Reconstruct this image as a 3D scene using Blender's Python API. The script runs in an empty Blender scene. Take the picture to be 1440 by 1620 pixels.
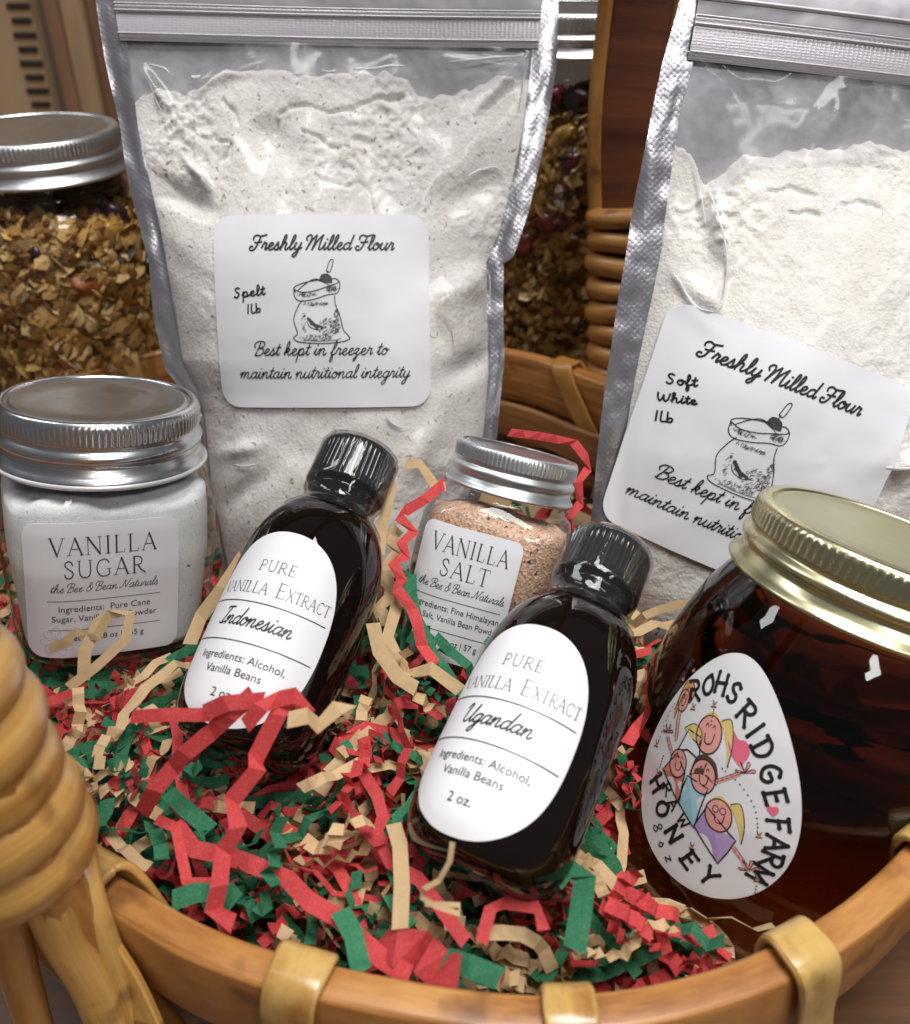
import bpy, bmesh, math, random
import numpy as np
from mathutils import Vector, Matrix, noise as mn
random.seed(7)
R = math.radians
S = bpy.context.scene
COL = S.collection

# ------------------------------------------------------------------ camera, world, lights
CAM_Z = 0.347
PITCH = R(33)
FOC = 1430.0
CAM = Vector((0, 0, CAM_Z))
cd = bpy.data.cameras.new('camera'); cam = bpy.data.objects.new('camera', cd); COL.objects.link(cam)
cam.location = CAM; cam.rotation_euler = (math.pi/2 - PITCH, 0, 0)
cd.sensor_fit = 'HORIZONTAL'; cd.sensor_width = 36; cd.lens = 36*FOC/1440
cd.clip_start = 0.01; cd.clip_end = 50
cd.dof.use_dof = True; cd.dof.focus_distance = 0.285; cd.dof.aperture_fstop = 15
S.camera = cam
S.view_settings.view_transform = 'Standard'; S.view_settings.look = 'None'
S.view_settings.exposure = 0.0; S.view_settings.gamma = 1
S.render.engine = 'CYCLES'
S.cycles.transparent_max_bounces = 24
S.cycles.max_bounces = 12
S.cycles.transmission_bounces = 10
S.cycles.caustics_reflective = False

w = bpy.data.worlds.new("World"); S.world = w; w.use_nodes = True
w.node_tree.nodes['Background'].inputs[0].default_value = (0.90, 0.92, 1.0, 1)
w.node_tree.nodes['Background'].inputs[1].default_value = 0.10

def area(name, loc, target, sx, sy, power, color=(1, 1, 1), shape='RECTANGLE'):
    l = bpy.data.lights.new(name, 'AREA'); l.shape = shape; l.size = sx; l.size_y = sy
    l.energy = power; l.color = color
    o = bpy.data.objects.new(name, l); COL.objects.link(o); o.location = loc
    o.rotation_euler = (Vector(target)-Vector(loc)).to_track_quat('-Z', 'Y').to_euler()
    return o
area('ceiling_panel_light', (0.25, 0.05, 1.75), (0, 0.3, 0.15), 0.5, 1.0, 28.0, (1.0, 0.985, 0.96))
area('ceiling_panel_light', (-1.1, 0.55, 1.6), (0, 0.3, 0.15), 0.22, 0.9, 6.5, (0.95, 0.97, 1.0))
area('front_fill_light', (0.7, -1.1, 1.5), (0, 0.3, 0.15), 0.9, 0.16, 8.0, (1.0, 0.98, 0.95))  # fill lamp added behind the camera for front light and long reflections
for i in range(3):
    for j in range(3):
        area('led_spot_light', (-0.02+i*0.075-0.05, -0.22+j*0.075, 1.45), (0, 0.3, 0.15), 0.038, 0.038, 0.30, (1, 0.98, 0.92), 'DISK')

# ------------------------------------------------------------------ geometry of the view (used once, to place things in 3-D)
FW = Vector((0, math.cos(PITCH), -math.sin(PITCH))); UP = Vector((0, math.sin(PITCH), math.cos(PITCH))); RT = Vector((1, 0, 0))
def ray(px, py): return FW + RT*((px-720)/FOC) + UP*((810-py)/FOC)
def P(px, py, d): return CAM + ray(px, py)*d
def Pz(px, py, z):
    r = ray(px, py); return CAM + r*((z-CAM_Z)/r.z)

# ------------------------------------------------------------------ materials
def new_mat(name):
    m = bpy.data.materials.new(name); m.use_nodes = True
    nt = m.node_tree; b = nt.nodes['Principled BSDF']
    return m, nt, b
def N(nt, t, **kw):
    n = nt.nodes.new(t)
    for k, v in kw.items():
        if k.startswith('i_'):
            n.inputs[k[2:].replace('_', ' ')].default_value = v
        else: setattr(n, k, v)
    return n
def ramp(nt, stops):
    r = nt.nodes.new('ShaderNodeValToRGB'); e = r.color_ramp.elements
    while len(e) > 1: e.remove(e[-1])
    e[0].position = stops[0][0]; e[0].color = (*stops[0][1], 1)
    for p, c in stops[1:]:
        x = e.new(p); x.color = (*c, 1)
    return r
def simple(name, col, rough=0.5, metal=0, coat=0, spec=0.5):
    m, nt, b = new_mat(name)
    b.inputs['Base Color'].default_value = (*col, 1); b.inputs['Roughness'].default_value = rough
    b.inputs['Metallic'].default_value = metal; b.inputs['Coat Weight'].default_value = coat
    b.inputs['Specular IOR Level'].default_value = spec
    return m
def bump(nt, b, src, strength, dist):
    n = N(nt, 'ShaderNodeBump'); n.inputs['Strength'].default_value = strength; n.inputs['Distance'].default_value = dist
    nt.links.new(src, n.inputs['Height']); nt.links.new(n.outputs[0], b.inputs['Normal']); return n
def wood(name, stops, rough=0.4, coat=0.3, sc=(18, 160, 160), bs=0.4, uv=True, spots=0.0):
    m, nt, b = new_mat(name)
    tc = N(nt, 'ShaderNodeTexCoord'); mp = N(nt, 'ShaderNodeMapping'); mp.inputs['Scale'].default_value = sc
    oi = N(nt, 'ShaderNodeObjectInfo')
    nt.links.new(tc.outputs['UV' if uv else 'Object'], mp.inputs[0])
    add = N(nt, 'ShaderNodeVectorMath', operation='ADD'); mul = N(nt, 'ShaderNodeMath', operation='MULTIPLY'); mul.inputs[1].default_value = 37
    nt.links.new(oi.outputs['Random'], mul.inputs[0]); nt.links.new(mp.outputs[0], add.inputs[0]); nt.links.new(mul.outputs[0], add.inputs[1])
    n1 = N(nt, 'ShaderNodeTexNoise'); n1.inputs['Scale'].default_value = 1; n1.inputs['Detail'].default_value = 7; n1.inputs['Roughness'].default_value = 0.65
    nt.links.new(add.outputs[0], n1.inputs['Vector'])
    r = ramp(nt, stops); nt.links.new(n1.outputs[0], r.inputs[0])
    col = r.outputs[0]
    if spots:
        n2 = N(nt, 'ShaderNodeTexNoise'); n2.inputs['Scale'].default_value = 55; n2.inputs['Detail'].default_value = 3
        nt.links.new(tc.outputs['Object'], n2.inputs['Vector'])
        r2 = ramp(nt, [(0.60, (0, 0, 0)), (0.72, (1, 1, 1))]); nt.links.new(n2.outputs[0], r2.inputs[0])
        mx = N(nt, 'ShaderNodeMixRGB'); mx.inputs[2].default_value = (0.10, 0.035, 0.010, 1)
        ms = N(nt, 'ShaderNodeMath', operation='MULTIPLY'); ms.inputs[1].default_value = spots
        nt.links.new(r2.outputs[0], ms.inputs[0]); nt.links.new(ms.outputs[0], mx.inputs[0]); nt.links.new(col, mx.inputs[1]); col = mx.outputs[0]
    nt.links.new(col, b.inputs['Base Color'])
    b.inputs['Roughness'].default_value = rough; b.inputs['Coat Weight'].default_value = coat; b.inputs['Coat Roughness'].default_value = 0.25
    bump(nt, b, n1.outputs[0], bs, 0.0006)
    return m
M = {}
M['rim'] = wood('rim_wood', [(0.30, (0.22, 0.075, 0.016)), (0.48, (0.42, 0.175, 0.045)), (0.70, (0.60, 0.30, 0.09))], 0.42, 0.35, (22, 420, 420), 0.6, spots=0.7)
M['cane'] = wood('peeled_cane', [(0.28, (0.36, 0.15, 0.030)), (0.48, (0.62, 0.34, 0.09)), (0.75, (0.78, 0.50, 0.18))], 0.36, 0.45, (14, 520, 520), 0.5, spots=0.6)
M['cane2'] = wood('shiny_cane_strap', [(0.32, (0.34, 0.155, 0.035)), (0.5, (0.60, 0.38, 0.12)), (0.8, (0.72, 0.50, 0.20))], 0.25, 0.6, (30, 420, 420), 0.5, spots=0.7)
M['canedark'] = wood('aged_cane', [(0.2, (0.20, 0.075, 0.018)), (0.5, (0.42, 0.19, 0.045)), (0.8, (0.56, 0.30, 0.09))], 0.4, 0.4, (30, 220, 220), 0.5, spots=0.8)
M['bark'] = wood('dark_bark_wood', [(0.25, (0.04, 0.011, 0.005)), (0.5, (0.14, 0.042, 0.018)), (0.8, (0.26, 0.085, 0.032))], 0.55, 0.15, (60, 90, 90), 1.0)
M['splint'] = wood('woven_splint', [(0.25, (0.13, 0.048, 0.015)), (0.5, (0.26, 0.11, 0.035)), (0.8, (0.42, 0.21, 0.07))], 0.5, 0.2, (20, 260, 260), 0.5)
M['table'] = wood('table_wood', [(0.25, (0.05, 0.022, 0.010)), (0.6, (0.14, 0.062, 0.026)), (0.85, (0.22, 0.11, 0.05))], 0.4, 0.2, (3, 60, 60), 0.3, uv=False)
M['board'] = wood('pale_board', [(0.25, (0.20, 0.125, 0.065)), (0.5, (0.30, 0.20, 0.11)), (0.8, (0.36, 0.26, 0.15))], 0.6, 0.0, (30, 30, 3), 0.2, uv=False)
M['board2'] = wood('golden_board', [(0.25, (0.20, 0.10, 0.03)), (0.5, (0.30, 0.16, 0.055)), (0.8, (0.38, 0.22, 0.08))], 0.6, 0.0, (30, 30, 3), 0.2, uv=False)
M['board3'] = wood('reddish_board', [(0.25, (0.12, 0.055, 0.03)), (0.5, (0.20, 0.10, 0.055)), (0.8, (0.26, 0.14, 0.08))], 0.6, 0.0, (30, 30, 3), 0.2, uv=False)
M['dark'] = simple('dark_gap', (0.02, 0.014, 0.010), 0.8)
M['wall'] = simple('dim_wall', (0.10, 0.075, 0.055), 0.8)

def thin_clear(name, tint, edge, rough=0.03, haze=0.0, hazecol=(0.8, 0.8, 0.85), bumpscale=None, bstr=0.3, bdist=0.0006, ior=1.5, dust=None):
    """clear sheet: transparent + Fresnel gloss (+ even milky haze of the material itself)"""
    m = bpy.data.materials.new(name); m.use_nodes = True; nt = m.node_tree
    for n in list(nt.nodes): nt.nodes.remove(n)
    out = N(nt, 'ShaderNodeOutputMaterial')
    tr = N(nt, 'ShaderNodeBsdfTransparent'); gl = N(nt, 'ShaderNodeBsdfGlossy'); gl.inputs['Roughness'].default_value = rough
    fr = N(nt, 'ShaderNodeFresnel')
    gm = N(nt, 'ShaderNodeNewGeometry'); ir = N(nt, 'ShaderNodeMapRange')   # a thin sheet reflects alike from both of its faces
    ir.inputs['To Min'].default_value = ior; ir.inputs['To Max'].default_value = 1/ior
    nt.links.new(gm.outputs['Backfacing'], ir.inputs[0]); nt.links.new(ir.outputs[0], fr.inputs['IOR'])
    lw = N(nt, 'ShaderNodeLayerWeight'); lw.inputs['Blend'].default_value = 0.35
    pw = N(nt, 'ShaderNodeMath', operation='POWER'); pw.inputs[1].default_value = 2.2
    mc = N(nt, 'ShaderNodeMixRGB'); mc.inputs[1].default_value = (*tint, 1); mc.inputs[2].default_value = (*edge, 1)
    nt.links.new(lw.outputs['Facing'], pw.inputs[0]); nt.links.new(pw.outputs[0], mc.inputs[0]); nt.links.new(mc.outputs[0], tr.inputs[0])
    a = tr.outputs[0]
    if haze or dust:
        df = N(nt, 'ShaderNodeBsdfDiffuse'); df.inputs[0].default_value = (*hazecol, 1)
        mh = N(nt, 'ShaderNodeMixShader'); mh.inputs[0].default_value = haze
        if dust:
            tc = N(nt, 'ShaderNodeTexCoord'); nn = N(nt, 'ShaderNodeTexNoise'); nn.inputs['Scale'].default_value = dust[0]; nn.inputs['Detail'].default_value = 8
            nn.inputs['Roughness'].default_value = 0.75
            nt.links.new(tc.outputs['Object'], nn.inputs['Vector'])
            mr = N(nt, 'ShaderNodeMapRange'); mr.inputs['From Min'].default_value = 0.42; mr.inputs['From Max'].default_value = 0.72
            mr.inputs['To Min'].default_value = haze; mr.inputs['To Max'].default_value = dust[1]
            nt.links.new(nn.outputs[0], mr.inputs[0]); nt.links.new(mr.outputs[0], mh.inputs[0])
        nt.links.new(a, mh.inputs[1]); nt.links.new(df.outputs[0], mh.inputs[2]); a = mh.outputs[0]
    mx = N(nt, 'ShaderNodeMixShader'); nt.links.new(fr.outputs[0], mx.inputs[0]); nt.links.new(a, mx.inputs[1]); nt.links.new(gl.outputs[0], mx.inputs[2])
    if bumpscale:
        tc = N(nt, 'ShaderNodeTexCoord'); nz = N(nt, 'ShaderNodeTexNoise'); nz.inputs['Scale'].default_value = bumpscale; nz.inputs['Detail'].default_value = 3; nz.inputs['Distortion'].default_value = 1.2
        nt.links.new(tc.outputs['Object'], nz.inputs['Vector'])
        bm_ = N(nt, 'ShaderNodeBump'); bm_.inputs['Strength'].default_value = bstr; bm_.inputs['Distance'].default_value = bdist
        nt.links.new(nz.outputs[0], bm_.inputs['Height'])
        nt.links.new(bm_.outputs[0], gl.inputs['Normal']); nt.links.new(bm_.outputs[0], fr.inputs['Normal'])
    nt.links.new(mx.outputs[0], out.inputs[0])
    return m
M['glass'] = thin_clear('clear_glass', (0.985, 0.99, 0.99), (0.42, 0.46, 0.46), 0.015, bumpscale=40, bstr=0.25, bdist=0.002)
M['film'] = thin_clear('clear_pouch_film', (0.97, 0.97, 0.98), (0.7, 0.7, 0.75), 0.15, 0.01, bumpscale=20, bstr=0.12, bdist=0.0020, dust=(60, 0.07), ior=1.32)
M['film_hazy'] = thin_clear('dusty_pouch_film', (0.9, 0.9, 0.93), (0.6, 0.6, 0.65), 0.14, 0.05, (0.66, 0.65, 0.67), bumpscale=24, bstr=0.2, bdist=0.0018, dust=(30, 0.45), ior=1.34)
M['wrap'] = thin_clear('shrink_sleeve', (0.88, 0.88, 0.88), (0.5, 0.5, 0.5), 0.05, 0.015, bumpscale=70, bstr=0.18, bdist=0.0010)

def metal(name, col, rough, sc=None, bs=0.3, bd=0.0003):
    m, nt, b = new_mat(name)
    b.inputs['Base Color'].default_value = (*col, 1); b.inputs['Metallic'].default_value = 1; b.inputs['Roughness'].default_value = rough
    if sc:
        tc = N(nt, 'ShaderNodeTexCoord'); n = N(nt, 'ShaderNodeTexNoise'); n.inputs['Scale'].default_value = sc; n.inputs['Detail'].default_value = 4
        nt.links.new(tc.outputs['Object'], n.inputs['Vector']); bump(nt, b, n.outputs[0], bs, bd)
        mr = N(nt, 'ShaderNodeMapRange'); mr.inputs['To Min'].default_value = rough*0.8; mr.inputs['To Max'].default_value = rough*1.35
        nt.links.new(n.outputs[0], mr.inputs[0]); nt.links.new(mr.outputs[0], b.inputs['Roughness'])
    return m
M['silver'] = metal('satin_tin', (0.78, 0.79, 0.81), 0.24, 90, 0.15)
M['silver_dull'] = metal('brushed_tin', (0.72, 0.73, 0.75), 0.36, 120, 0.2)
M['silver_disc'] = metal('dull_tin_disc', (0.62, 0.62, 0.62), 0.30, 260, 0.35, 0.0004)
M['gold'] = metal('pale_gold_tin', (0.70, 0.66, 0.42), 0.27, 90, 0.12)
M['gold_disc'] = metal('pale_gold_disc', (0.58, 0.56, 0.36), 0.36, 200, 0.12)
M['lip'] = simple('white_lid_lip', (0.80, 0.81, 0.83), 0.35, 0.3)

def foil():
    m, nt, b = new_mat('embossed_silver_foil')
    tc = N(nt, 'ShaderNodeTexCoord'); mp = N(nt, 'ShaderNodeMapping'); mp.inputs['Rotation'].default_value = (0, 0, R(38)); mp.inputs['Scale'].default_value = (1, 1, 0)
    nt.links.new(tc.outputs['Object'], mp.inputs[0])
    v = N(nt, 'ShaderNodeTexVoronoi', feature='SMOOTH_F1'); v.inputs['Scale'].default_value = 620; v.inputs['Randomness'].default_value = 0.35
    nt.links.new(mp.outputs[0], v.inputs['Vector'])
    b.inputs['Base Color'].default_value = (0.46, 0.45, 0.49, 1); b.inputs['Metallic'].default_value = 0.85; b.inputs['Roughness'].default_value = 0.30
    n2 = N(nt, 'ShaderNodeTexNoise'); n2.inputs['Scale'].default_value = 45; n2.inputs['Detail'].default_value = 2
    nt.links.new(tc.outputs['Object'], n2.inputs['Vector'])
    b1 = bump(nt, b, v.outputs['Distance'], 0.38, 0.0003)
    b2 = N(nt, 'ShaderNodeBump'); b2.inputs['Strength'].default_value = 0.35; b2.inputs['Distance'].default_value = 0.004
    nt.links.new(n2.outputs[0], b2.inputs['Height']); nt.links.new(b2.outputs[0], b1.inputs['Normal'])
    return m
M['foil'] = foil()
def foil_plain(name='plain_silver_foil', c=(0.52, 0.505, 0.55, 1)):
    m, nt, b = new_mat(name)
    b.inputs['Base Color'].default_value = c; b.inputs['Metallic'].default_value = 0.5; b.inputs['Roughness'].default_value = 0.42
    tc = N(nt, 'ShaderNodeTexCoord'); n2 = N(nt, 'ShaderNodeTexNoise'); n2.inputs['Scale'].default_value = 30; n2.inputs['Detail'].default_value = 3
    nt.links.new(tc.outputs['Object'], n2.inputs['Vector']); bump(nt, b, n2.outputs[0], 0.5, 0.004)
    return m
M['foil_plain'] = foil_plain()
M['foil_inner'] = foil_plain('pouch_lining_foil', (0.50, 0.485, 0.51, 1))
def zipmat():
    m, nt, b = new_mat('ribbed_zip_plastic')
    b.inputs['Base Color'].default_value = (0.54, 0.52, 0.57, 1); b.inputs['Metallic'].default_value = 0.2; b.inputs['Roughness'].default_value = 0.3
    tc = N(nt, 'ShaderNodeTexCoord'); mp = N(nt, 'ShaderNodeMapping'); mp.inputs['Scale'].default_value = (600, 1100, 0)
    nt.links.new(tc.outputs['Object'], mp.inputs[0]); v = N(nt, 'ShaderNodeTexVoronoi'); v.inputs['Scale'].default_value = 1; v.inputs['Randomness'].default_value = 0.25
    nt.links.new(mp.outputs[0], v.inputs['Vector']); bump(nt, b, v.outputs['Distance'], 0.25, 0.0004)
    return m
M['zip'] = zipmat()

def speck(name, base, base2, specks, sc, thr, rough=0.85, bs=0.6, bd=0.0006, sp2=None, grain=1400, sparkle=0):
    m, nt, b = new_mat(name)
    tc = N(nt, 'ShaderNodeTexCoord')
    n1 = N(nt, 'ShaderNodeTexNoise'); n1.inputs['Scale'].default_value = 60; n1.inputs['Detail'].default_value = 8; n1.inputs['Roughness'].default_value = 0.7
    nt.links.new(tc.outputs['Object'], n1.inputs['Vector'])
    r = ramp(nt, [(0.3, base2), (0.62, base)]); nt.links.new(n1.outputs[0], r.inputs[0]); col = r.outputs[0]
    for (scl, th, c, amt) in [(sc, thr, specks, 1.0)]+(sp2 or []):
        v = N(nt, 'ShaderNodeTexNoise'); v.inputs['Scale'].default_value = scl; v.inputs['Detail'].default_value = 2; v.inputs['Distortion'].default_value = 0.6
        nt.links.new(tc.outputs['Object'], v.inputs['Vector'])
        rr = ramp(nt, [(th, (0, 0, 0)), (th+0.05, (amt, amt, amt))]); nt.links.new(v.outputs[0], rr.inputs[0])
        mx = N(nt, 'ShaderNodeMixRGB'); mx.inputs[2].default_value = (*c, 1)
        nt.links.new(rr.outputs[0], mx.inputs[0]); nt.links.new(col, mx.inputs[1]); col = mx.outputs[0]
    g = N(nt, 'ShaderNodeTexVoronoi'); g.inputs['Scale'].default_value = grain; nt.links.new(tc.outputs['Object'], g.inputs['Vector'])
    gr = ramp(nt, [(0.0, (0.78, 0.78, 0.78)), (0.5, (1, 1, 1))]); nt.links.new(g.outputs['Distance'], gr.inputs[0])
    mm = N(nt, 'ShaderNodeMixRGB', blend_type='MULTIPLY'); mm.inputs[0].default_value = 1
    gc = N(nt, 'ShaderNodeHueSaturation'); gc.inputs['Saturation'].default_value = 0; nt.links.new(g.outputs['Color'], gc.inputs['Color'])
    gv = N(nt, 'ShaderNodeMapRange'); gv.inputs['To Min'].default_value = 1-sparkle; gv.inputs['To Max'].default_value = 1.0+sparkle*0.4
    nt.links.new(gc.outputs[0], gv.inputs[0])
    nt.links.new(col, mm.inputs[1]); nt.links.new(gv.outputs[0], mm.inputs[2])
    nt.links.new(mm.outputs[0], b.inputs['Base Color']); b.inputs['Roughness'].default_value = rough
    ad = N(nt, 'ShaderNodeMath', operation='ADD'); nt.links.new(n1.outputs[0], ad.inputs[0])
    ml = N(nt, 'ShaderNodeMath', operation='MULTIPLY'); ml.inputs[1].default_value = 0.25; nt.links.new(g.outputs['Distance'], ml.inputs[0]); nt.links.new(ml.outputs[0], ad.inputs[1])
    bump(nt, b, ad.outputs[0], bs, bd)
    return m
M['flour'] = speck('spelt_flour', (0.88, 0.86, 0.81), (0.78, 0.745, 0.68), (0.42, 0.31, 0.22), 430, 0.655, bs=0.45, bd=0.0014, sp2=[(230, 0.70, (0.42, 0.31, 0.22), 0.8), (24, 0.62, (0.60, 0.54, 0.47), 0.6)], grain=900, sparkle=0.12)
M['flour2'] = speck('soft_white_flour', (0.88, 0.86, 0.80), (0.79, 0.75, 0.67), (0.52, 0.44, 0.33), 480, 0.70, bs=0.5, bd=0.0014, sp2=[(22, 0.60, (0.66, 0.60, 0.50), 0.5)], grain=900, sparkle=0.12)
M['sugar'] = speck('white_sugar', (0.90, 0.90, 0.90), (0.82, 0.83, 0.84), (0.08, 0.07, 0.07), 560, 0.705, rough=0.4, bs=0.5, bd=0.0005, sp2=[(350, 0.745, (0.04, 0.035, 0.03), 1)], grain=1900, sparkle=0.16)
M['salt'] = speck('pink_vanilla_salt', (0.72, 0.47, 0.34), (0.48, 0.285, 0.19), (0.13, 0.065, 0.045), 560, 0.635, rough=0.4, bs=1.0, bd=0.0011, sp2=[(260, 0.70, (0.05, 0.03, 0.025), 1)], grain=1150, sparkle=0.65)
M['paper_label'] = simple('white_label_paper', (0.80, 0.80, 0.84), 0.42)
M['label_satin'] = simple('satin_label_paper', (0.72, 0.71, 0.73), 0.5)
M['ink'] = simple('black_ink', (0.012, 0.012, 0.015), 0.5)
M['ink_soft'] = simple('charcoal_ink', (0.05, 0.05, 0.06), 0.55)
M['ink_grey'] = simple('grey_ink', (0.42, 0.40, 0.44), 0.6)
M['black'] = simple('black_plastic', (0.012, 0.012, 0.014), 0.16, 0, 0.8)
def dark_glass():
    m, nt, b = new_mat('dark_amber_glass_with_extract')
    b.inputs['Base Color'].default_value = (0.006, 0.0035, 0.003, 1); b.inputs['Roughness'].default_value = 0.025
    b.inputs['IOR'].default_value = 1.52
    tc = N(nt, 'ShaderNodeTexCoord'); n = N(nt, 'ShaderNodeTexNoise'); n.inputs['Scale'].default_value = 30; n.inputs['Detail'].default_value = 1
    nt.links.new(tc.outputs['Object'], n.inputs['Vector']); bump(nt, b, n.outputs[0], 0.14, 0.002)
    return m
M['bottle'] = dark_glass()
def honey():
    m = bpy.data.materials.new('dark_honey_in_glass'); m.use_nodes = True; nt = m.node_tree; b = nt.nodes['Principled BSDF']
    b.inputs['Base Color'].default_value = (1, 1, 1, 1); b.inputs['Transmission Weight'].default_value = 1
    b.inputs['Roughness'].default_value = 0.0; b.inputs['IOR'].default_value = 1.48
    tc = N(nt, 'ShaderNodeTexCoord'); mp = N(nt, 'ShaderNodeMapping'); mp.inputs['Scale'].default_value = (1, 1, 0.35)
    n = N(nt, 'ShaderNodeTexNoise'); n.inputs['Scale'].default_value = 45; n.inputs['Detail'].default_value = 1
    nt.links.new(tc.outputs['Object'], mp.inputs[0]); nt.links.new(mp.outputs[0], n.inputs['Vector']); bump(nt, b, n.outputs[0], 0.07, 0.0022)
    va = N(nt, 'ShaderNodeVolumeAbsorption'); va.inputs['Color'].default_value = (0.68, 0.36, 0.14, 1); va.inputs['Density'].default_value = 60
    nt.links.new(va.outputs[0], nt.nodes['Material Output'].inputs['Volume'])
    return m
M['honey'] = honey()
def paper(name, col, var=0.30):
    m, nt, b = new_mat(name)
    tc = N(nt, 'ShaderNodeTexCoord'); n = N(nt, 'ShaderNodeTexNoise'); n.inputs['Scale'].default_value = 420; n.inputs['Detail'].default_value = 6; n.inputs['Roughness'].default_value = 0.7
    nt.links.new(tc.outputs['Object'], n.inputs['Vector'])
    oi = N(nt, 'ShaderNodeObjectInfo')
    hs = N(nt, 'ShaderNodeHueSaturation'); hs.inputs['Color'].default_value = (*col, 1)
    n3 = N(nt, 'ShaderNodeTexNoise'); n3.inputs['Scale'].default_value = 1500; n3.inputs['Detail'].default_value = 4; n3.inputs['Distortion'].default_value = 2
    nt.links.new(tc.outputs['Object'], n3.inputs['Vector']); rf = ramp(nt, [(.5, (0, 0, 0)), (.72, (.34, .34, .34))]); nt.links.new(n3.outputs[0], rf.inputs[0])
    mf = N(nt, 'ShaderNodeMixRGB'); mf.inputs[1].default_value = (*col, 1); mf.inputs[2].default_value = tuple(min(1, c*.6+.32) for c in col)+(1,)
    nt.links.new(rf.outputs[0], mf.inputs[0]); nt.links.new(mf.outputs[0], hs.inputs['Color'])
    mr = N(nt, 'ShaderNodeMapRange'); mr.inputs['To Min'].default_value = 1-var; mr.inputs['To Max'].default_value = 1+var
    a = N(nt, 'ShaderNodeMath', operation='ADD'); h = N(nt, 'ShaderNodeMath', operation='MULTIPLY'); h.inputs[1].default_value = 0.5
    nt.links.new(n.outputs[0], a.inputs[0]); nt.links.new(oi.outputs['Random'], a.inputs[1]); nt.links.new(a.outputs[0], h.inputs[0])
    nt.links.new(h.outputs[0], mr.inputs[0]); nt.links.new(mr.outputs[0], hs.inputs['Value'])
    nt.links.new(hs.outputs[0], b.inputs['Base Color']); b.inputs['Roughness'].default_value = 0.75; b.inputs['Specular IOR Level'].default_value = 0.25
    bump(nt, b, n.outputs[0], 0.5, 0.0006)
    # thin paper lets a little light through
    tl = N(nt, 'ShaderNodeBsdfTranslucent'); nt.links.new(hs.outputs[0], tl.inputs[0])
    mx = N(nt, 'ShaderNodeMixShader'); mx.inputs[0].default_value = 0.16
    nt.links.new(b.outputs[0], mx.inputs[1]); nt.links.new(tl.outputs[0], mx.inputs[2]); nt.links.new(mx.outputs[0], nt.nodes['Material Output'].inputs[0])
    return m
PAPER = {'red': paper('red_crinkle_paper', (0.60, 0.055, 0.058)), 'green': paper('green_crinkle_paper', (0.028, 0.19, 0.088)), 'kraft': paper('kraft_crinkle_paper', (0.66, 0.46, 0.25))}

# ------------------------------------------------------------------ object helpers
def tag(o, label=None, cat=None, group=None, kind=None):
    for k, v in (('label', label), ('category', cat), ('group', group), ('kind', kind)):
        if v: o[k] = v
    return o
def mesh_obj(name, verts, faces, mat, parent=None, smooth=True, uvs=None, fmat=None, mats=None):
    me = bpy.data.meshes.new(name)
    me.from_pydata([tuple(v) for v in verts], [], faces)
    if uvs is not None:
        ul = me.uv_layers.new(name='UVMap')
        li = np.zeros(len(me.loops), dtype=np.int32); me.loops.foreach_get('vertex_index', li)
        ul.data.foreach_set('uv', np.asarray(uvs, dtype=np.float32)[li].ravel())
    for mm in (mats or [mat]): me.materials.append(mm)
    if fmat is not None: me.polygons.foreach_set('material_index', fmat)
    if smooth: me.polygons.foreach_set('use_smooth', [True]*len(me.polygons))
    me.update()
    o = bpy.data.objects.new(name, me); COL.objects.link(o)
    if parent: o.parent = parent
    return o
def empty(name, mat4, label, cat, group=None):
    o = bpy.data.objects.new(name, None); COL.objects.link(o); o.matrix_world = mat4; o.empty_display_size = 0.02
    return tag(o, label, cat, group)
def frame(B, T, spin=0):
    Z = (T-B).normalized(); F = CAM-(B+T)/2; F = (F-Z*F.dot(Z)).normalized(); Y = -F; X = Y.cross(Z)
    m = Matrix((( X.x, Y.x, Z.x, B.x), (X.y, Y.y, Z.y, B.y), (X.z, Y.z, Z.z, B.z), (0, 0, 0, 1)))
    return m @ Matrix.Rotation(spin, 4, 'Z')
def grid_faces(nu, nv, closed_u=False):
    f = []
    for j in range(nv-1):
        for i in range(nu if closed_u else nu-1):
            a = j*nu+i; b = j*nu+(i+1) % nu
            f.append((a, b, b+nu, a+nu))
    return f
def loft(rings, segs=96, cap=(True, True)):
    """rings: (z, R, n[, mod]) superellipse rings; mod(theta)->dr"""
    v = []
    for rg in rings:
        z, r, n = rg[0], rg[1], rg[2]; mod = rg[3] if len(rg) > 3 else None
        for i in range(segs):
            t = 2*math.pi*i/segs; c, s = math.cos(t), math.sin(t)
            rr = r/((abs(c)**n+abs(s)**n)**(1/n)) + (mod(t) if mod else 0)
            v.append((rr*c, rr*s, z))
    f = grid_faces(segs, len(rings), True)
    if cap[0]: f.append(tuple(range(segs))[::-1])
    if cap[1]: f.append(tuple(range(len(v)-segs, len(v))))
    return v, f
def fine(pts, n=6):
    """Catmull-Rom resampling"""
    pts = [Vector(p) for p in pts]
    if len(pts) < 3: return [pts[0].lerp(pts[-1], k/n) for k in range(n+1)]
    o = []
    for i in range(len(pts)-1):
        p0 = pts[max(i-1, 0)]; p1 = pts[i]; p2 = pts[i+1]; p3 = pts[min(i+2, len(pts)-1)]
        for k in range(n):
            t = k/n
            o.append(0.5*((2*p1)+(p2-p0)*t+(2*p0-5*p1+4*p2-p3)*t*t+(3*p1-p0-3*p2+p3)*t**3))
    o.append(pts[-1]); return o
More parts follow.
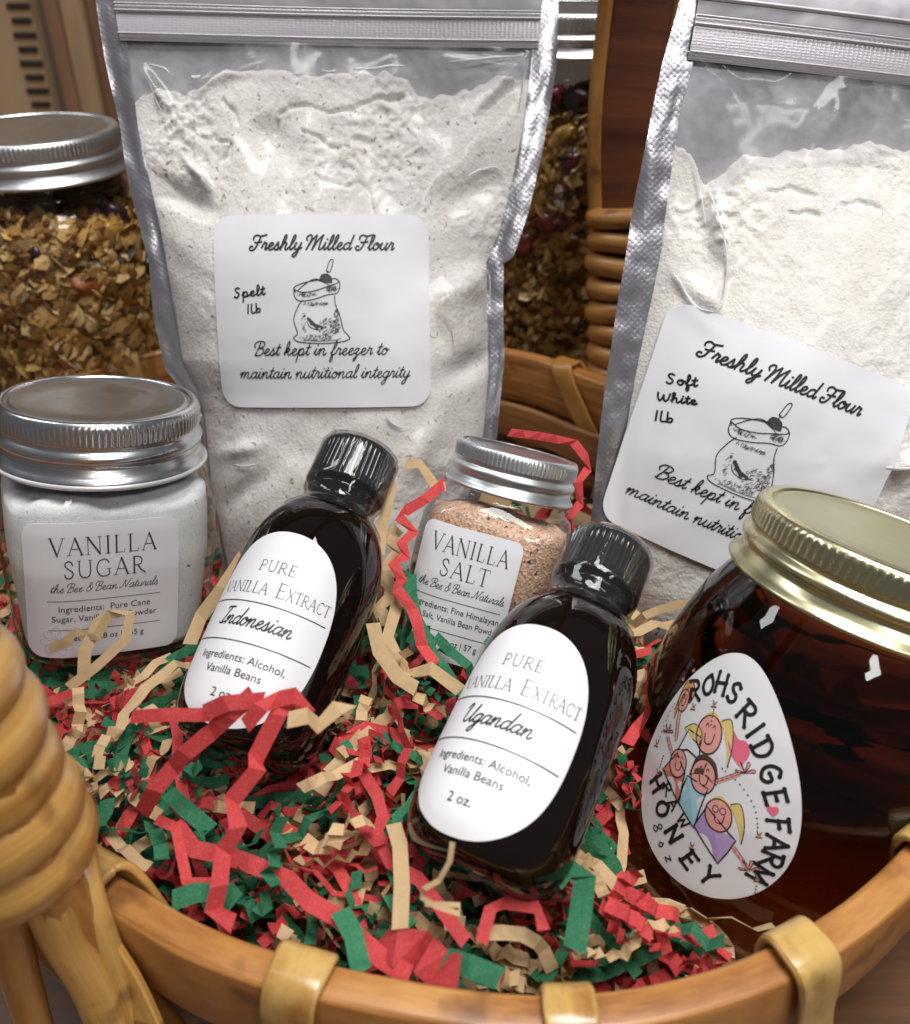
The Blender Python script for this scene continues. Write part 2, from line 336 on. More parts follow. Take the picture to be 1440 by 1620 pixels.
def sweep(path, frames, section, closed=False, caps=True, scale=None):
    """section: list of (a,b) in frame (A,B); frames: list of (A,B) vectors"""
    k = len(section); v = []; uv = []; L = 0
    for i, p in enumerate(path):
        if i: L += (p-path[i-1]).length
        A, B = frames[i]; s = scale(i/max(1, len(path)-1)) if scale else 1
        for j, (a, b) in enumerate(section):
            v.append(p+A*(a*s)+B*(b*s)); uv.append((L, 0.02*j/k))
    f = grid_faces(k, len(path), True)
    if closed:
        n = len(path)
        for i in range(k):
            f.append(((n-1)*k+i, (n-1)*k+(i+1) % k, (i+1) % k, i))
    elif caps:
        f.append(tuple(range(k))[::-1]); f.append(tuple(range(len(v)-k, len(v))))
    return v, f, uv
def auto_frames(path, ref, closed=False):
    fr = []; n = len(path)
    for i in range(n):
        a = path[(i-1) % n] if (closed or i) else path[0]; b = path[(i+1) % n] if (closed or i < n-1) else path[-1]
        T = (b-a).normalized(); rf = ref(i) if callable(ref) else ref
        A = (rf-T*rf.dot(T)).normalized(); fr.append((A, T.cross(A)))
    return fr
def rrect(w, h, r, n=4):
    pts = []
    for cx, cy, a0 in ((w/2-r, h/2-r, 0), (-w/2+r, h/2-r, 90), (-w/2+r, -h/2+r, 180), (w/2-r, -h/2+r, 270)):
        for k in range(n+1):
            a = R(a0+90*k/n); pts.append((cx+r*math.cos(a), cy+r*math.sin(a)))
    return pts

# ------------------------------------------------------------------ lettering
CUR = {
'a': (1.0, [[(.72,.8),(.5,1),(.2,.85),(.06,.45),(.22,.04),(.5,.15),(.7,.55),(.76,.98)], [(.76,.98),(.7,.4),(.76,.05),(.88,.06),(1.0,.3)]]),
'e': (.78, [[(0,.3),(.35,.5),(.54,.8),(.4,1),(.17,.85),(.1,.4),(.28,.02),(.55,.05),(.78,.3)]]),
'i': (.5, [[(0,.3),(.19,.98)],[(.19,.98),(.14,.35),(.22,.03),(.36,.06),(.5,.3)],[(.25,1.42),(.27,1.5)]]),
'u': (1.0, [[(0,.3),(.18,.98)],[(.18,.98),(.12,.35),(.26,.03),(.5,.15),(.68,.55),(.76,.98)],[(.76,.98),(.7,.35),(.76,.03),(.88,.06),(1.0,.3)]]),
'n': (1.05, [[(0,.55),(.1,.9),(.19,.9),(.19,.5),(.16,0)],[(.17,.25),(.36,.82),(.56,1),(.68,.8),(.64,.3),(.72,.03),(.88,.06),(1.05,.3)]]),
'm': (1.55, [[(0,.55),(.1,.9),(.19,.9),(.19,.5),(.16,0)],[(.17,.25),(.36,.82),(.52,1),(.62,.8),(.58,0)],[(.6,.25),(.8,.82),(1.0,1),(1.12,.8),(1.08,.3),(1.18,.03),(1.35,.06),(1.55,.3)]]),
'r': (.72, [[(0,.3),(.16,.95),(.2,1.1),(.28,.95),(.5,.92),(.46,.5),(.46,.12),(.56,.04),(.72,.3)]]),
's': (.66, [[(0,.3),(.3,1.08)],[(.3,1.08),(.4,.6),(.44,.25),(.3,.0),(.06,.1)],[(.3,.0),(.5,.06),(.66,.3)]]),
't': (.55, [[(0,.3),(.25,1.0),(.3,1.65)],[(.3,1.65),(.2,.4),(.27,.03),(.4,.06),(.55,.3)],[(.0,1.12),(.5,1.2)]]),
'l': (.55, [[(0,.3),(.34,1.1),(.42,1.8),(.3,2.08),(.17,1.7),(.13,.5),(.22,.03),(.38,.06),(.55,.3)]]),
'h': (1.05, [[(0,.3),(.34,1.1),(.42,1.8),(.3,2.08),(.17,1.7),(.14,0)],[(.14,.25),(.34,.85),(.55,1),(.67,.78),(.62,.3),(.7,.03),(.86,.06),(1.05,.3)]]),
'k': (.92, [[(0,.3),(.34,1.1),(.42,1.8),(.3,2.08),(.17,1.7),(.14,0)],[(.14,.4),(.4,.95),(.6,.9),(.52,.58),(.2,.5),(.46,.38),(.6,.05),(.76,.05),(.92,.3)]]),
'f': (.62, [[(0,.3),(.34,1.1),(.44,1.85),(.32,2.08),(.2,1.6),(.14,0),(.12,-.75),(.22,-1),(.34,-.7),(.3,-.1),(.22,.1),(.42,.08),(.62,.3)]]),
'd': (1.0, [[(.7,.8),(.5,1),(.2,.85),(.06,.45),(.22,.04),(.5,.15),(.7,.55),(.84,2.05)], [(.84,2.05),(.7,.5),(.76,.05),(.88,.06),(1.0,.3)]]),
'g': (.95, [[(.72,.8),(.5,1),(.2,.85),(.06,.45),(.22,.04),(.5,.15),(.7,.55),(.76,.98)], [(.76,.98),(.66,0),(.54,-.75),(.3,-1),(.12,-.75),(.45,-.25),(.95,.3)]]),
'y': (.95, [[(0,.3),(.18,.98)],[(.18,.98),(.12,.4),(.26,.04),(.5,.15),(.68,.55),(.76,.98)],[(.76,.98),(.66,0),(.54,-.75),(.3,-1),(.12,-.75),(.45,-.25),(.95,.3)]]),
'o': (.82, [[(.45,.98),(.2,.88),(.06,.45),(.25,.02),(.52,.12),(.66,.6),(.5,.95),(.36,.85),(.5,.7),(.7,.72),(.82,.8)]]),
'p': (.95, [[(0,.3),(.18,1)],[(.18,1),(.13,0),(.1,-1)],[(.14,.3),(.34,.88),(.56,.98),(.7,.6),(.55,.1),(.3,.04),(.22,.16)],[(.5,.04),(.75,.05),(.95,.3)]]),
'z': (.78, [[(0,.65),(.2,.98),(.48,.9),(.38,.55),(.12,.2),(.38,.1),(.42,-.3),(.25,-.9),(.1,-.7),(.4,-.15),(.78,.3)]]),
'F': (1.35, [[(.1,1.45),(.05,1.85),(.4,2.08),(.8,1.92),(1.5,2.1)],[(.9,1.95),(.78,1.1),(.6,.25),(.25,-.05),(-.05,.15),(.0,.5),(.25,.5)],[(.35,1.05),(.75,1.05),(1.15,1.15)]]),
'M': (1.9, [[(-.15,1.3),(-.3,1.65),(-.1,2.02),(.2,2.0),(.28,1.5),(.18,.7),(.05,0)],[(.05,0),(.4,1.3),(.8,2.05)],[(.8,2.05),(.82,1.2),(.72,0)],[(.72,0),(1.1,1.3),(1.55,2.08)],[(1.55,2.08),(1.45,.8),(1.5,.1),(1.68,.04),(1.9,.3)]]),
'B': (1.2, [[(.42,1.9),(.3,1),(.1,0)],[(-.1,1.2),(-.3,1.6),(.0,2.05),(.6,2.1),(.98,1.8),(.8,1.25),(.4,1.1)],[(.4,1.1),(.95,.95),(1.05,.5),(.75,.06),(.3,-.02),(.05,.1)]]),
'I': (.85, [[(.1,1.7),(.1,1.95),(.5,2.0),(1.0,2.05)],[(.58,2),(.45,1),(.3,.02)],[(-.1,.15),(.2,.02),(.5,.04),(.85,.25)]]),
'U': (1.3, [[(-.2,1.5),(-.02,1.95),(.18,1.9),(.1,1),(.12,.25),(.4,0),(.75,.35),(1.0,1.1),(1.08,1.95)],[(1.08,1.95),(.92,.8),(.98,.1),(1.12,.05),(1.3,.3)]]),
'N': (1.6, [[(-.15,.3),(0,0),(.3,.5),(.55,1.95)],[(.55,1.95),(.8,.8),(1,0)],[(1,0),(1.2,1),(1.45,1.95),(1.75,2.0)]]),
'S': (1.0, [[(.75,1.75),(.5,1.95),(.2,1.7),(.3,1.2),(.6,.8),(.6,.3),(.3,0),(0,.25)]]),
'W': (1.5, [[(0,1.7),(.05,.6),(.25,0),(.5,.5),(.7,1.3)],[(.7,1.3),(.75,.3),(.95,0),(1.25,.6),(1.4,1.7)]]),
'&': (1.2, [[(1.0,.3),(.6,1),(.35,1.6),(.55,2),(.75,1.7),(.45,1.15),(.12,.7),(.2,.1),(.6,0),(.95,.6),(1.05,1)]]),
'b': (.8, [[(.12,2),(.08,1),(.06,.1)],[(.06,.35),(.3,.85),(.58,.7),(.5,.15),(.1,.05)]]),
'1': (.45, [[(.2,2),(.15,1),(.12,0)]]), 'L': (.6, [[(.15,2),(.1,.6),(.18,.03),(.55,.1)]]), ' ': (.55, []),
}
# serif capitals: (width, [(points, stroke width)])
_t, _k = .045, .10
def _sf(x, y, w=.22): return ([(x-w/2, y), (x+w/2, y)], .03)
SER = {
'V': (.92, [([(.12,1),(.47,.0)],_k),([(.84,1),(.47,.0)],_t),_sf(.12,1),_sf(.84,1)]),
'A': (.95, [([(.1,0),(.48,1)],_t),([(.48,1),(.86,0)],_k),([(.22,.36),(.72,.36)],_t),_sf(.1,0),_sf(.86,0)]),
'N': (1.0, [([(.15,0),(.15,1)],_t),([(.15,1),(.85,0)],_k),([(.85,0),(.85,1)],_t),_sf(.13,1),_sf(.15,0),_sf(.85,1)]),
'I': (.42, [([(.21,0),(.21,1)],_k),_sf(.21,0,.26),_sf(.21,1,.26)]),
'L': (.72, [([(.18,0),(.18,1)],_k),([(.1,0),(.62,0),(.68,.2)],.035),_sf(.18,1,.26)]),
'S': (.66, [([(.54,.78),(.46,.95),(.3,1.0),(.14,.9),(.12,.74),(.3,.55),(.5,.4),(.56,.22),(.44,.03),(.28,-.01),(.12,.08),(.08,.24)],.07)]),
'U': (.98, [([(.16,1),(.16,.35),(.28,.06),(.48,-.01),(.7,.07),(.8,.35),(.8,1)],.07),_sf(.16,1),_sf(.8,1)]),
'G': (.98, [([(.82,.8),(.7,.95),(.5,1.0),(.25,.9),(.1,.6),(.12,.3),(.3,.04),(.55,-.01),(.82,.1),(.82,.42)],.065),_sf(.8,.42,.26)]),
'R': (.88, [([(.18,0),(.18,1)],_k),([(.18,1),(.5,.98),(.66,.8),(.6,.58),(.4,.5),(.18,.49)],.06),([(.4,.5),(.6,.2),(.86,.0)],.08),_sf(.18,0,.26)]),
'T': (.82, [([(.41,0),(.41,1)],_k),([(.04,.84),(.06,1),(.76,1),(.78,.84)],.035),_sf(.41,0,.26)]),
'P': (.78, [([(.18,0),(.18,1)],_k),([(.18,1),(.5,.98),(.66,.8),(.62,.56),(.4,.46),(.18,.47)],.06),_sf(.18,0,.26)]),
'E': (.76, [([(.18,0),(.18,1)],_k),([(.1,1),(.62,1),(.65,.85)],.035),([(.18,.52),(.54,.52)],.035),([(.1,0),(.62,0),(.68,.18)],.035)]),
'X': (.95, [([(.12,1),(.82,0)],_k),([(.82,1),(.12,0)],_t),_sf(.12,1,.18),_sf(.82,1,.18),_sf(.12,0,.18),_sf(.82,0,.18)]),
'C': (.9, [([(.8,.8),(.68,.95),(.5,1.0),(.25,.9),(.1,.6),(.12,.3),(.3,.04),(.55,-.01),(.8,.15)],.065)]),
' ': (.5, []),
}
HAND = {  # felt-pen capitals
'R': (.9, [[(.12,1),(.15,0)],[(-.02,.98),(.5,1.02),(.7,.8),(.55,.55),(.15,.5)],[(.3,.5),(.85,.0)]]),
'O': (.85, [[(.45,1),(.12,.75),(.08,.3),(.35,.0),(.65,.15),(.72,.6),(.45,1),(.35,.95)]]),
'H': (.9, [[(.1,1.05),(.14,0)],[(.7,1),(.74,-.05)],[(.1,.5),(.75,.55)]]),
'S': (.75, [[(.62,.85),(.4,1.02),(.12,.85),(.25,.58),(.55,.4),(.52,.1),(.25,0),(.05,.15)]]),
'I': (.4, [[(.2,1),(.2,0)]]),
'D': (.9, [[(.12,1),(.12,0)],[(-.02,1),(.5,.95),(.76,.5),(.5,.05),(.0,0)]]),
'G': (.9, [[(.75,.85),(.45,1.0),(.12,.7),(.12,.25),(.45,0),(.75,.15),(.75,.45),(.42,.45)]]),
'E': (.75, [[(.12,1),(.12,0)],[(.05,1),(.65,1)],[(.12,.52),(.52,.54)],[(.05,0),(.65,0)]]),
'F': (.72, [[(.12,1),(.12,0)],[(.0,1),(.65,1)],[(.12,.52),(.5,.54)]]),
'A': (.9, [[(.05,0),(.4,1)],[(.4,1),(.8,0)],[(.2,.36),(.65,.38)]]),
'M': (1.05, [[(.1,0),(.14,1)],[(.14,1),(.5,.25)],[(.5,.25),(.85,1)],[(.85,1),(.92,0)]]),
'W': (1.1, [[(.05,1),(.25,0)],[(.25,0),(.5,.7)],[(.5,.7),(.75,0)],[(.75,0),(1.0,1)]]),
'N': (.9, [[(.1,0),(.12,1)],[(.12,1),(.72,0)],[(.72,0),(.75,1)]]),
'Y': (.85, [[(.05,1),(.4,.5)],[(.75,1),(.4,.5),(.36,0)]]),
'8': (.6, [[(.3,.5),(.08,.75),(.3,1),(.5,.78),(.3,.5),(.05,.2),(.28,0),(.52,.22),(.3,.5)]]),
'o': (.5, [[(.25,.5),(.05,.25),(.25,0),(.42,.25),(.25,.5)]]), 'z': (.5, [[(.05,.5),(.4,.5)],[(.4,.5),(.05,0)],[(.05,0),(.45,.02)]]), ' ': (.45, []),
}
class Ink:
    """flat print in label coordinates (metres), later laid on the label's surface"""
    def __init__(s): s.v = []; s.f = []; s.m = []
    def stroke(s, pts, w, smooth=True, mat=0, n=6, step=0.0015):
        pts = [Vector((p[0], p[1])) for p in pts]
        if smooth and len(pts) > 2: pts = [Vector((q[0], q[1])) for q in fine([(p.x, p.y, 0) for p in pts], n)]
        else:
            o = []
            for a, b in zip(pts, pts[1:]):
                k = max(1, int((b-a).length/step)); o += [a.lerp(b, i/k) for i in range(k)]
            pts = o+[pts[-1]]
        k = len(pts); b0 = len(s.v)
        for i, p in enumerate(pts):
            d = pts[min(i+1, k-1)]-pts[max(i-1, 0)]
            if d.length < 1e-9: d = Vector((1, 0))
            d.normalize(); nn = Vector((-d.y, d.x))*w/2
            e = d*(-w*0.35 if i == 0 else (w*0.35 if i == k-1 else 0))
            s.v += [(p+nn+e), (p-nn+e)]
        for i in range(k-1):
            a = b0+2*i; s.f.append((a, a+1, a+3, a+2)); s.m.append(mat)
    def dot(s, x, y, r, mat=0, sx=1):
        b0 = len(s.v); s.v.append(Vector((x, y)))
        for i in range(12): s.v.append(Vector((x+r*sx*math.cos(i*math.pi/6), y+r*math.sin(i*math.pi/6))))
        for i in range(12): s.f.append((b0, b0+1+i, b0+1+(i+1) % 12)); s.m.append(mat)
    def fill(s, pts, mat=0, smooth=True):
        if smooth: pts = [(q[0], q[1]) for q in fine([(p[0], p[1], 0) for p in pts]+[(pts[0][0], pts[0][1], 0)], 5)][:-1]
        c = sum((Vector((p[0], p[1])) for p in pts), Vector((0, 0)))/len(pts); b0 = len(s.v); s.v.append(c)
        k = len(pts); s.v += [Vector((p[0], p[1])) for p in pts]
        for i in range(k): s.f.append((b0, b0+1+i, b0+1+(i+1) % k)); s.m.append(mat)
    def glyphs(s, font, text, cx, y, width, h, lw=None, slant=0.0, rot=0.0, mat=0, track=0.0, jitter=0, arc=None, vdots=0):
        tot = sum(font[c][0]+track for c in text)-track; sx = width/tot; sy = h; x = 0
        ca, sa = math.cos(rot), math.sin(rot)
        def T(px, py):
            X = (px-tot/2)*sx+py*slant*sy; Y = py*sy
            if arc:   # bend the line of writing: arc = radius, centre below
                a = X/arc; X, Y = (arc+Y)*math.sin(a), (arc+Y)*math.cos(a)-arc
            return (cx+X*ca-Y*sa, y+X*sa+Y*ca)
        for c in text:
            W, strokes = font[c]
            for st in strokes:
                if font is SER: pts, wd = st; wd = max(wd*h*(lw or 1), 0.00012); sm = len(pts) > 4
                else: pts, wd, sm = st, lw, len(pts if False else st) > 2
                q = [T(x+a+random.uniform(-jitter, jitter), b+random.uniform(-jitter, jitter)) for a, b in pts]
                s.stroke(q, wd, sm, mat, n=5)
                if vdots:
                    s.dot(*q[0], vdots, mat); s.dot(*q[-1], vdots, mat)
            x += W+track
    def sans(s, text, cx, y, width, mat=0, rot=0, bold=0):
        c = bpy.data.curves.new('tmp_text', 'FONT'); c.body = text; c.resolution_u = 3; c.offset = bold
        o = bpy.data.objects.new('tmp_text', c); COL.objects.link(o)
        dg = bpy.context.evaluated_depsgraph_get(); e = o.evaluated_get(dg); me = e.to_mesh()
        xs = [v.co.x for v in me.vertices]; x0, x1 = min(xs), max(xs); k = width/(x1-x0); b0 = len(s.v)
        bm = bmesh.new(); bm.from_mesh(me); bmesh.ops.triangulate(bm, faces=bm.faces[:])
        ca, sa = math.cos(rot), math.sin(rot)
        for v in bm.verts:
            X = (v.co.x-(x0+x1)/2)*k; Y = v.co.y*k; s.v.append(Vector((cx+X*ca-Y*sa, y+X*sa+Y*ca)))
        for f in bm.faces: s.f.append(tuple(b0+v.index for v in f.verts)); s.m.append(mat)
        bm.free(); e.to_mesh_clear(); bpy.data.objects.remove(o); bpy.data.curves.remove(c)
    def build(s, name, mapper, mats, parent, off):
        return mesh_obj(name, [mapper(p.x, p.y, off) for p in s.v], s.f, None, parent, False, None, s.m, mats)
def label_mesh(name, outline, mapper, mat, parent, off, rings=14, edge=0.0003):
    """convex outline in label coordinates, laid on mapper(u,v,off)"""
    k = len(outline); v = [mapper(0, 0, off)]; f = []
    for r in range(1, rings+1):
        t = r/rings
        for (x, y) in outline: v.append(mapper(x*t, y*t, off))
    for i in range(k): f.append((0, 1+i, 1+(i+1) % k))
    for r in range(rings-1):
        for i in range(k):
            a = 1+r*k+i; b = 1+r*k+(i+1) % k; f.append((a, a+k, b+k, b))
    base = len(v)
    for (x, y) in outline: v.append(mapper(x, y, off))
    for (x, y) in outline: v.append(mapper(x, y, off-edge))
    for i in range(k):
        a = base+i; b = base+(i+1) % k; f.append((a, a+k, b+k, b))
    return mesh_obj(name, v, f, mat, parent)
def outline_dense(pts, step=0.002):
    o = []; n = len(pts)
    for i in range(n):
        a = Vector(pts[i]); b = Vector(pts[(i+1) % n]); k = max(1, int((b-a).length/step))
        o += [tuple(a.lerp(b, j/k)) for j in range(k)]
    return o

# ------------------------------------------------------------------ setting
SD = Vector((0.535, 0.845, 0)); LD = Vector((-0.845, 0.535, 0))      # basket's short and long directions
BC = Vector((0, 0.29, 0))+LD*0.025
RA, RB, RIMZ, TABLE = 0.213, 0.174, 0.15, 0.066
def _tt(p):
    d = Vector((p.x, p.y, 0))-BC; a, b = d.dot(LD)/RA, d.dot(SD)/RB; return math.atan2(b, a) % (2*math.pi), math.hypot(a, b)
# the rim is hand-bent, not a true oval: measured plan points of its inner edge
_rk = sorted(_tt(Pz(px, py, RIMZ)) for px, py in ((105, 1335), (170, 1350), (270, 1425), (420, 1495), (560, 1540), (700, 1562), (850, 1570), (1000, 1562), (1150, 1528), (1300, 1440), (1440, 1350), (190, 577), (950, 607), (820, 562)))
_rk = [(t, k) for t, k in _rk]
_kt = np.array([a-2*math.pi for a, _ in _rk]+[a for a, _ in _rk]+[a+2*math.pi for a, _ in _rk]); _kv = np.array([k for _, k in _rk]*3)
def _kc(t):
    t = t % (2*math.pi); return float(sum(np.interp(t+d, _kt, _kv)*w_ for d, w_ in ((-.08, .25), (0, .5), (.08, .25))))
def E3(t, grow=0.0, z=RIMZ, sc=1.0):
    k = _kc(t)
    return BC + LD*((RA*k+grow)*sc*math.cos(t)) + SD*((RB*k+grow)*sc*math.sin(t)) + Vector((0, 0, z))
def Eout(t):
    d = E3(t+.03, 0, 0)-E3(t-.03, 0, 0); return Vector((d.y, -d.x, 0)).normalized()
def Et(p):  # parameter of the ellipse nearest to a plan point
    d = Vector((p.x, p.y, 0))-BC; return math.atan2(d.dot(SD)/RB, d.dot(LD)/RA)

tb = mesh_obj('table_top', [(-1.2, -0.35, TABLE), (1.2, -0.35, TABLE), (1.2, 1.0, TABLE), (-1.2, 1.0, TABLE), (-1.2, -0.35, TABLE-0.03), (1.2, -0.35, TABLE-0.03), (1.2, 1.0, TABLE-0.03), (-1.2, 1.0, TABLE-0.03)],
              [(0, 1, 2, 3), (0, 4, 5, 1), (1, 5, 6, 2), (2, 6, 7, 3), (3, 7, 4, 0), (7, 6, 5, 4)], M['table'], None, False)
tag(tb, kind='structure')
wl = mesh_obj('back_wall', [(-3, 1.6, -0.8), (3, 1.6, -0.8), (3, 1.6, 2.2), (-3, 1.6, 2.2), (-3, 1.65, -0.8), (3, 1.65, -0.8), (3, 1.65, 2.2), (-3, 1.65, 2.2)], [(0, 1, 2, 3), (4, 7, 6, 5), (0, 3, 7, 4), (1, 5, 6, 2), (3, 2, 6, 7), (0, 4, 5, 1)], M['wall'], None, False)
tag(wl, kind='structure')
def box(name, c, s, mat, parent=None, bev=0.0015):
    bm = bmesh.new(); bmesh.ops.create_cube(bm, size=1)
    for v in bm.verts: v.co = Vector((v.co.x*s[0], v.co.y*s[1], v.co.z*s[2]))+Vector(c)
    if bev: bmesh.ops.bevel(bm, geom=bm.edges[:], offset=bev, segments=2, affect='EDGES')
    me = bpy.data.meshes.new(name); bm.to_mesh(me); bm.free(); me.materials.append(mat)
    o = bpy.data.objects.new(name, me); COL.objects.link(o)
    if parent: o.parent = parent
    return o
# cabinet of upright boards behind, at the far left
cb = empty('wooden_cabinet', Matrix.Translation((-0.34, 0.93, TABLE)), 'blurred cabinet front of upright pale and golden boards with a slotted edge', 'cabinet')
for (x, wd, mt, dy) in ((-0.125, 0.05, 'board', 0), (-0.068, 0.062, 'board', -0.003), (-0.020, 0.016, 'board3', 0.002), (-0.001, 0.020, 'board', -0.004), (0.018, 0.015, 'board3', 0.003), (0.041, 0.029, 'board2', -0.004), (0.088, 0.063, 'board2', 0.002), (0.152, 0.063, 'board2', -0.002)):
    box('upright_board', (x, dy, 0.26), (wd, 0.02, 0.52), M[mt], cb)
for k in range(16):
    box('slot', (-0.047, -0.0140, 0.095+k*0.0115), (0.018+.003*(k % 2), 0.003, 0.0040), M['dark'], cb, 0.0008)

# ------------------------------------------------------------------ basket
bk = empty('gift_basket', Matrix.Identity(4), 'oval woven splint basket with thick bent wood rim and hoop handle', 'basket')
NR = 220
ts = [2*math.pi*i/NR for i in range(NR)]
def wob(t): return 0.0012*math.sin(3*t+1)+0.0008*math.sin(7*t)+0.0005*math.sin(17*t+2)
path = [E3(t, 0.004+wob(t), RIMZ-0.014+0.0012*math.sin(5*t)) for t in ts]
frs = [(Eout(t), Vector((0, 0, 1))) for t in ts]
v, f, uv = sweep(path, frs, rrect(0.0088, 0.028, 0.0016, 3), True)
o = mesh_obj('rim_hoop', v, f, M['rim'], bk, uvs=uv)
path = [E3(t, -0.005+wob(t), RIMZ-0.036) for t in ts]
v, f, uv = sweep(path, frs, rrect(0.004, 0.020, 0.0015, 2), True)
mesh_obj('inner_band', v, f, M['splint'], bk, uvs=uv)
def prof(z):   # how the wall leans in below the rim
    k = (RIMZ-0.026-z)/(RIMZ-0.026-TABLE); return -0.002-0.020*max(0, k)**1.6
nst = 44
for r_ in range(5):
    z = RIMZ-0.030-r_*0.0115
    pth = []; fr = []
    for i in range(nst*6):
        t = 2*math.pi*i/(nst*6); ph = math.cos(nst/2*t+math.pi*r_)*0.0024
        pth.append(E3(t, prof(z)+0.003+ph, z-0.004)); fr.append((Eout(t), Vector((0, 0, 1))))
    v, f, uv = sweep(pth, fr, rrect(0.0014, 0.0100, 0.0006, 2), True)
    mesh_obj('weaver', v, f, M['splint'], bk, uvs=uv)
for i in range(nst):
    t = 2*math.pi*(i)/nst
    pth = [E3(t, prof(z)+0.003, z) for z in (RIMZ-0.02, RIMZ-0.035, RIMZ-0.05, RIMZ-0.065, TABLE+0.006)]
    tn = Vector((0, 0, 1)).cross(Eout(t))
    v, f, uv = sweep(pth, [(Eout(t), tn)]*5, rrect(0.0014, 0.011, 0.0006, 2))
    mesh_obj('stave', v, f, M['splint'], bk, uvs=uv)
v, f = [], []
v = [E3(t, prof(TABLE)+0.002, TABLE+0.002) for t in ts]+[E3(t, prof(TABLE)+0.002, TABLE+0.006) for t in ts]
f = grid_faces(NR, 2, True)+[tuple(range(NR))[::-1], tuple(range(NR, 2*NR))]
mesh_obj('basket_bottom', v, f, M['splint'], bk, False)
# cane straps lashed over the rim
def strap(t, wdt=0.013, lean=0.0, mat='cane2', low=0.034):
    n = Eout(t); tn = Vector((0, 0, 1)).cross(n); c = E3(t, 0.004+wob(t), RIMZ)
    pts = [(0.0068, -low), (0.0075, -0.02), (0.0068, -0.004), (0.0045, 0.0022), (0, 0.0032), (-0.0045, 0.0022), (-0.0066, -0.004), (-0.0072, -0.02), (-0.0095, -0.036)]
    pp = [c+n*a+Vector((0, 0, b))+tn*(lean*(-b)) for a, b in pts]; pp = fine(pp, 6)
    fr = auto_frames(pp, tn)
    v, f, uv = sweep(pp, fr, rrect(wdt*.92, 0.0022, 0.0009, 3), scale=lambda q: .93+0.16*math.sin(math.pi*q)+0.04*math.sin(q*13+t*5))
    mesh_obj('cane_strap', v, f, M[mat], bk, uvs=uv)
for (px, py, ln, wd) in ((480, 1530, 0.1, 0.0135), (893, 1575, 0.05, 0.0115), (1265, 1500, -0.15, 0.0125), (1455, 1320, -0.2, 0.012)):
    strap(Et(Pz(px, py, RIMZ)), wd, ln)
for (px, py, ln, wd) in ((213, 575, 0.0, 0.010), (882, 600, 0.75, 0.012), (15, 640, 0, .011)):
    strap(Et(Pz(px, py, RIMZ)), wd, ln, 'cane2' if px < 800 else 'canedark', 0.03)
# hoop handle
HC = Vector((0, 0.29, 0))
def hp(s, z): return HC+SD*s+Vector((0, 0, z))
def hq(s, z): return hp(s, z)-Vector((-0.003+0.024*min(1, max(0, (z-.15)/.10)), 0, 0))
_o = Vector((-.005, 0, 0))
ctrl = [hp(-.176, .085), hp(-.181, .13)+_o, hp(-.185, .17)+_o, hp(-.189, .22)+_o, hp(-.195, .27)+_o, hp(-.196, .34), hp(-.175, .42), hp(-.10, .475), hp(0, .495), hp(.10, .475), hq(.172, .42), hq(.196, .35), hq(.194, .27), hq(.184, .20), hq(.172, .15), hq(.166, .085)]
hpath = fine(ctrl, 10)
hfr = auto_frames(hpath, LD)
v, f, uv = sweep(hpath, hfr, rrect(0.031, 0.006, 0.002, 3)); mesh_obj('handle_board', v, f, M['bark'], bk, uvs=uv)
for s in (-1, 1):
    pth = [p+A*(s*0.0178)+B*(0.0006) for p, (A, B) in zip(hpath, hfr)]
    v, f, uv = sweep(pth, hfr, [(0.0045*math.cos(a), 0.0060*math.sin(a)) for a in [k*math.pi/5 for k in range(10)]])
    mesh_obj('handle_edge_cane', v, f, M['canedark'], bk, uvs=uv)
def coils(i0, zs, semi, sec, mat, lean, grow=lambda k: 1):
    """cane turns round the handle at heights zs"""
    for k, z in enumerate(zs):
        j = min(range(len(hpath)), key=lambda q: abs(hpath[q].z-z)+(10 if (hpath[q]-HC).dot(SD)*i0 < 0 else 0))
        p = hpath[j]; A, B = hfr[j]; T = A.cross(B)
        if T.z < 0: T = -T
        g = grow(k); pts = []
        ca, cb_ = semi[0]*g, semi[1]*g
        for q in range(40):
            a = 2*math.pi*q/40; ce, se = math.cos(a), math.sin(a)
            ex, ey = ce, se
            pts.append(p+Vector((0, 0, z-p.z))+A*(ca*ex)+B*(cb_*ey)+T*(lean*ce*ca+.0007*math.sin(a*2+k*1.7)))
        fr = auto_frames(pts, T, True)
        v, f, uv = sweep(pts, fr, [(sec[0]*g*math.cos(a), sec[1]*math.sin(a)) for a in [i*math.pi/7 for i in range(14)]], True)
        mesh_obj('cane_turn', v, f, M[mat], bk, uvs=uv)
coils(1, [0.1480+0.0113*k for k in range(8)], (0.0208, 0.0085), (0.0056, 0.0053), 'canedark', 0.07, lambda k: 1.13-0.032*k+.02*math.sin(k*2.7))
coils(-1, [0.167+0.0130*k for k in range(8)], (0.0163, 0.0120), (0.0088, 0.0072), 'cane', -0.42, lambda k: 1.02+0.035*math.sin(k*2.3))
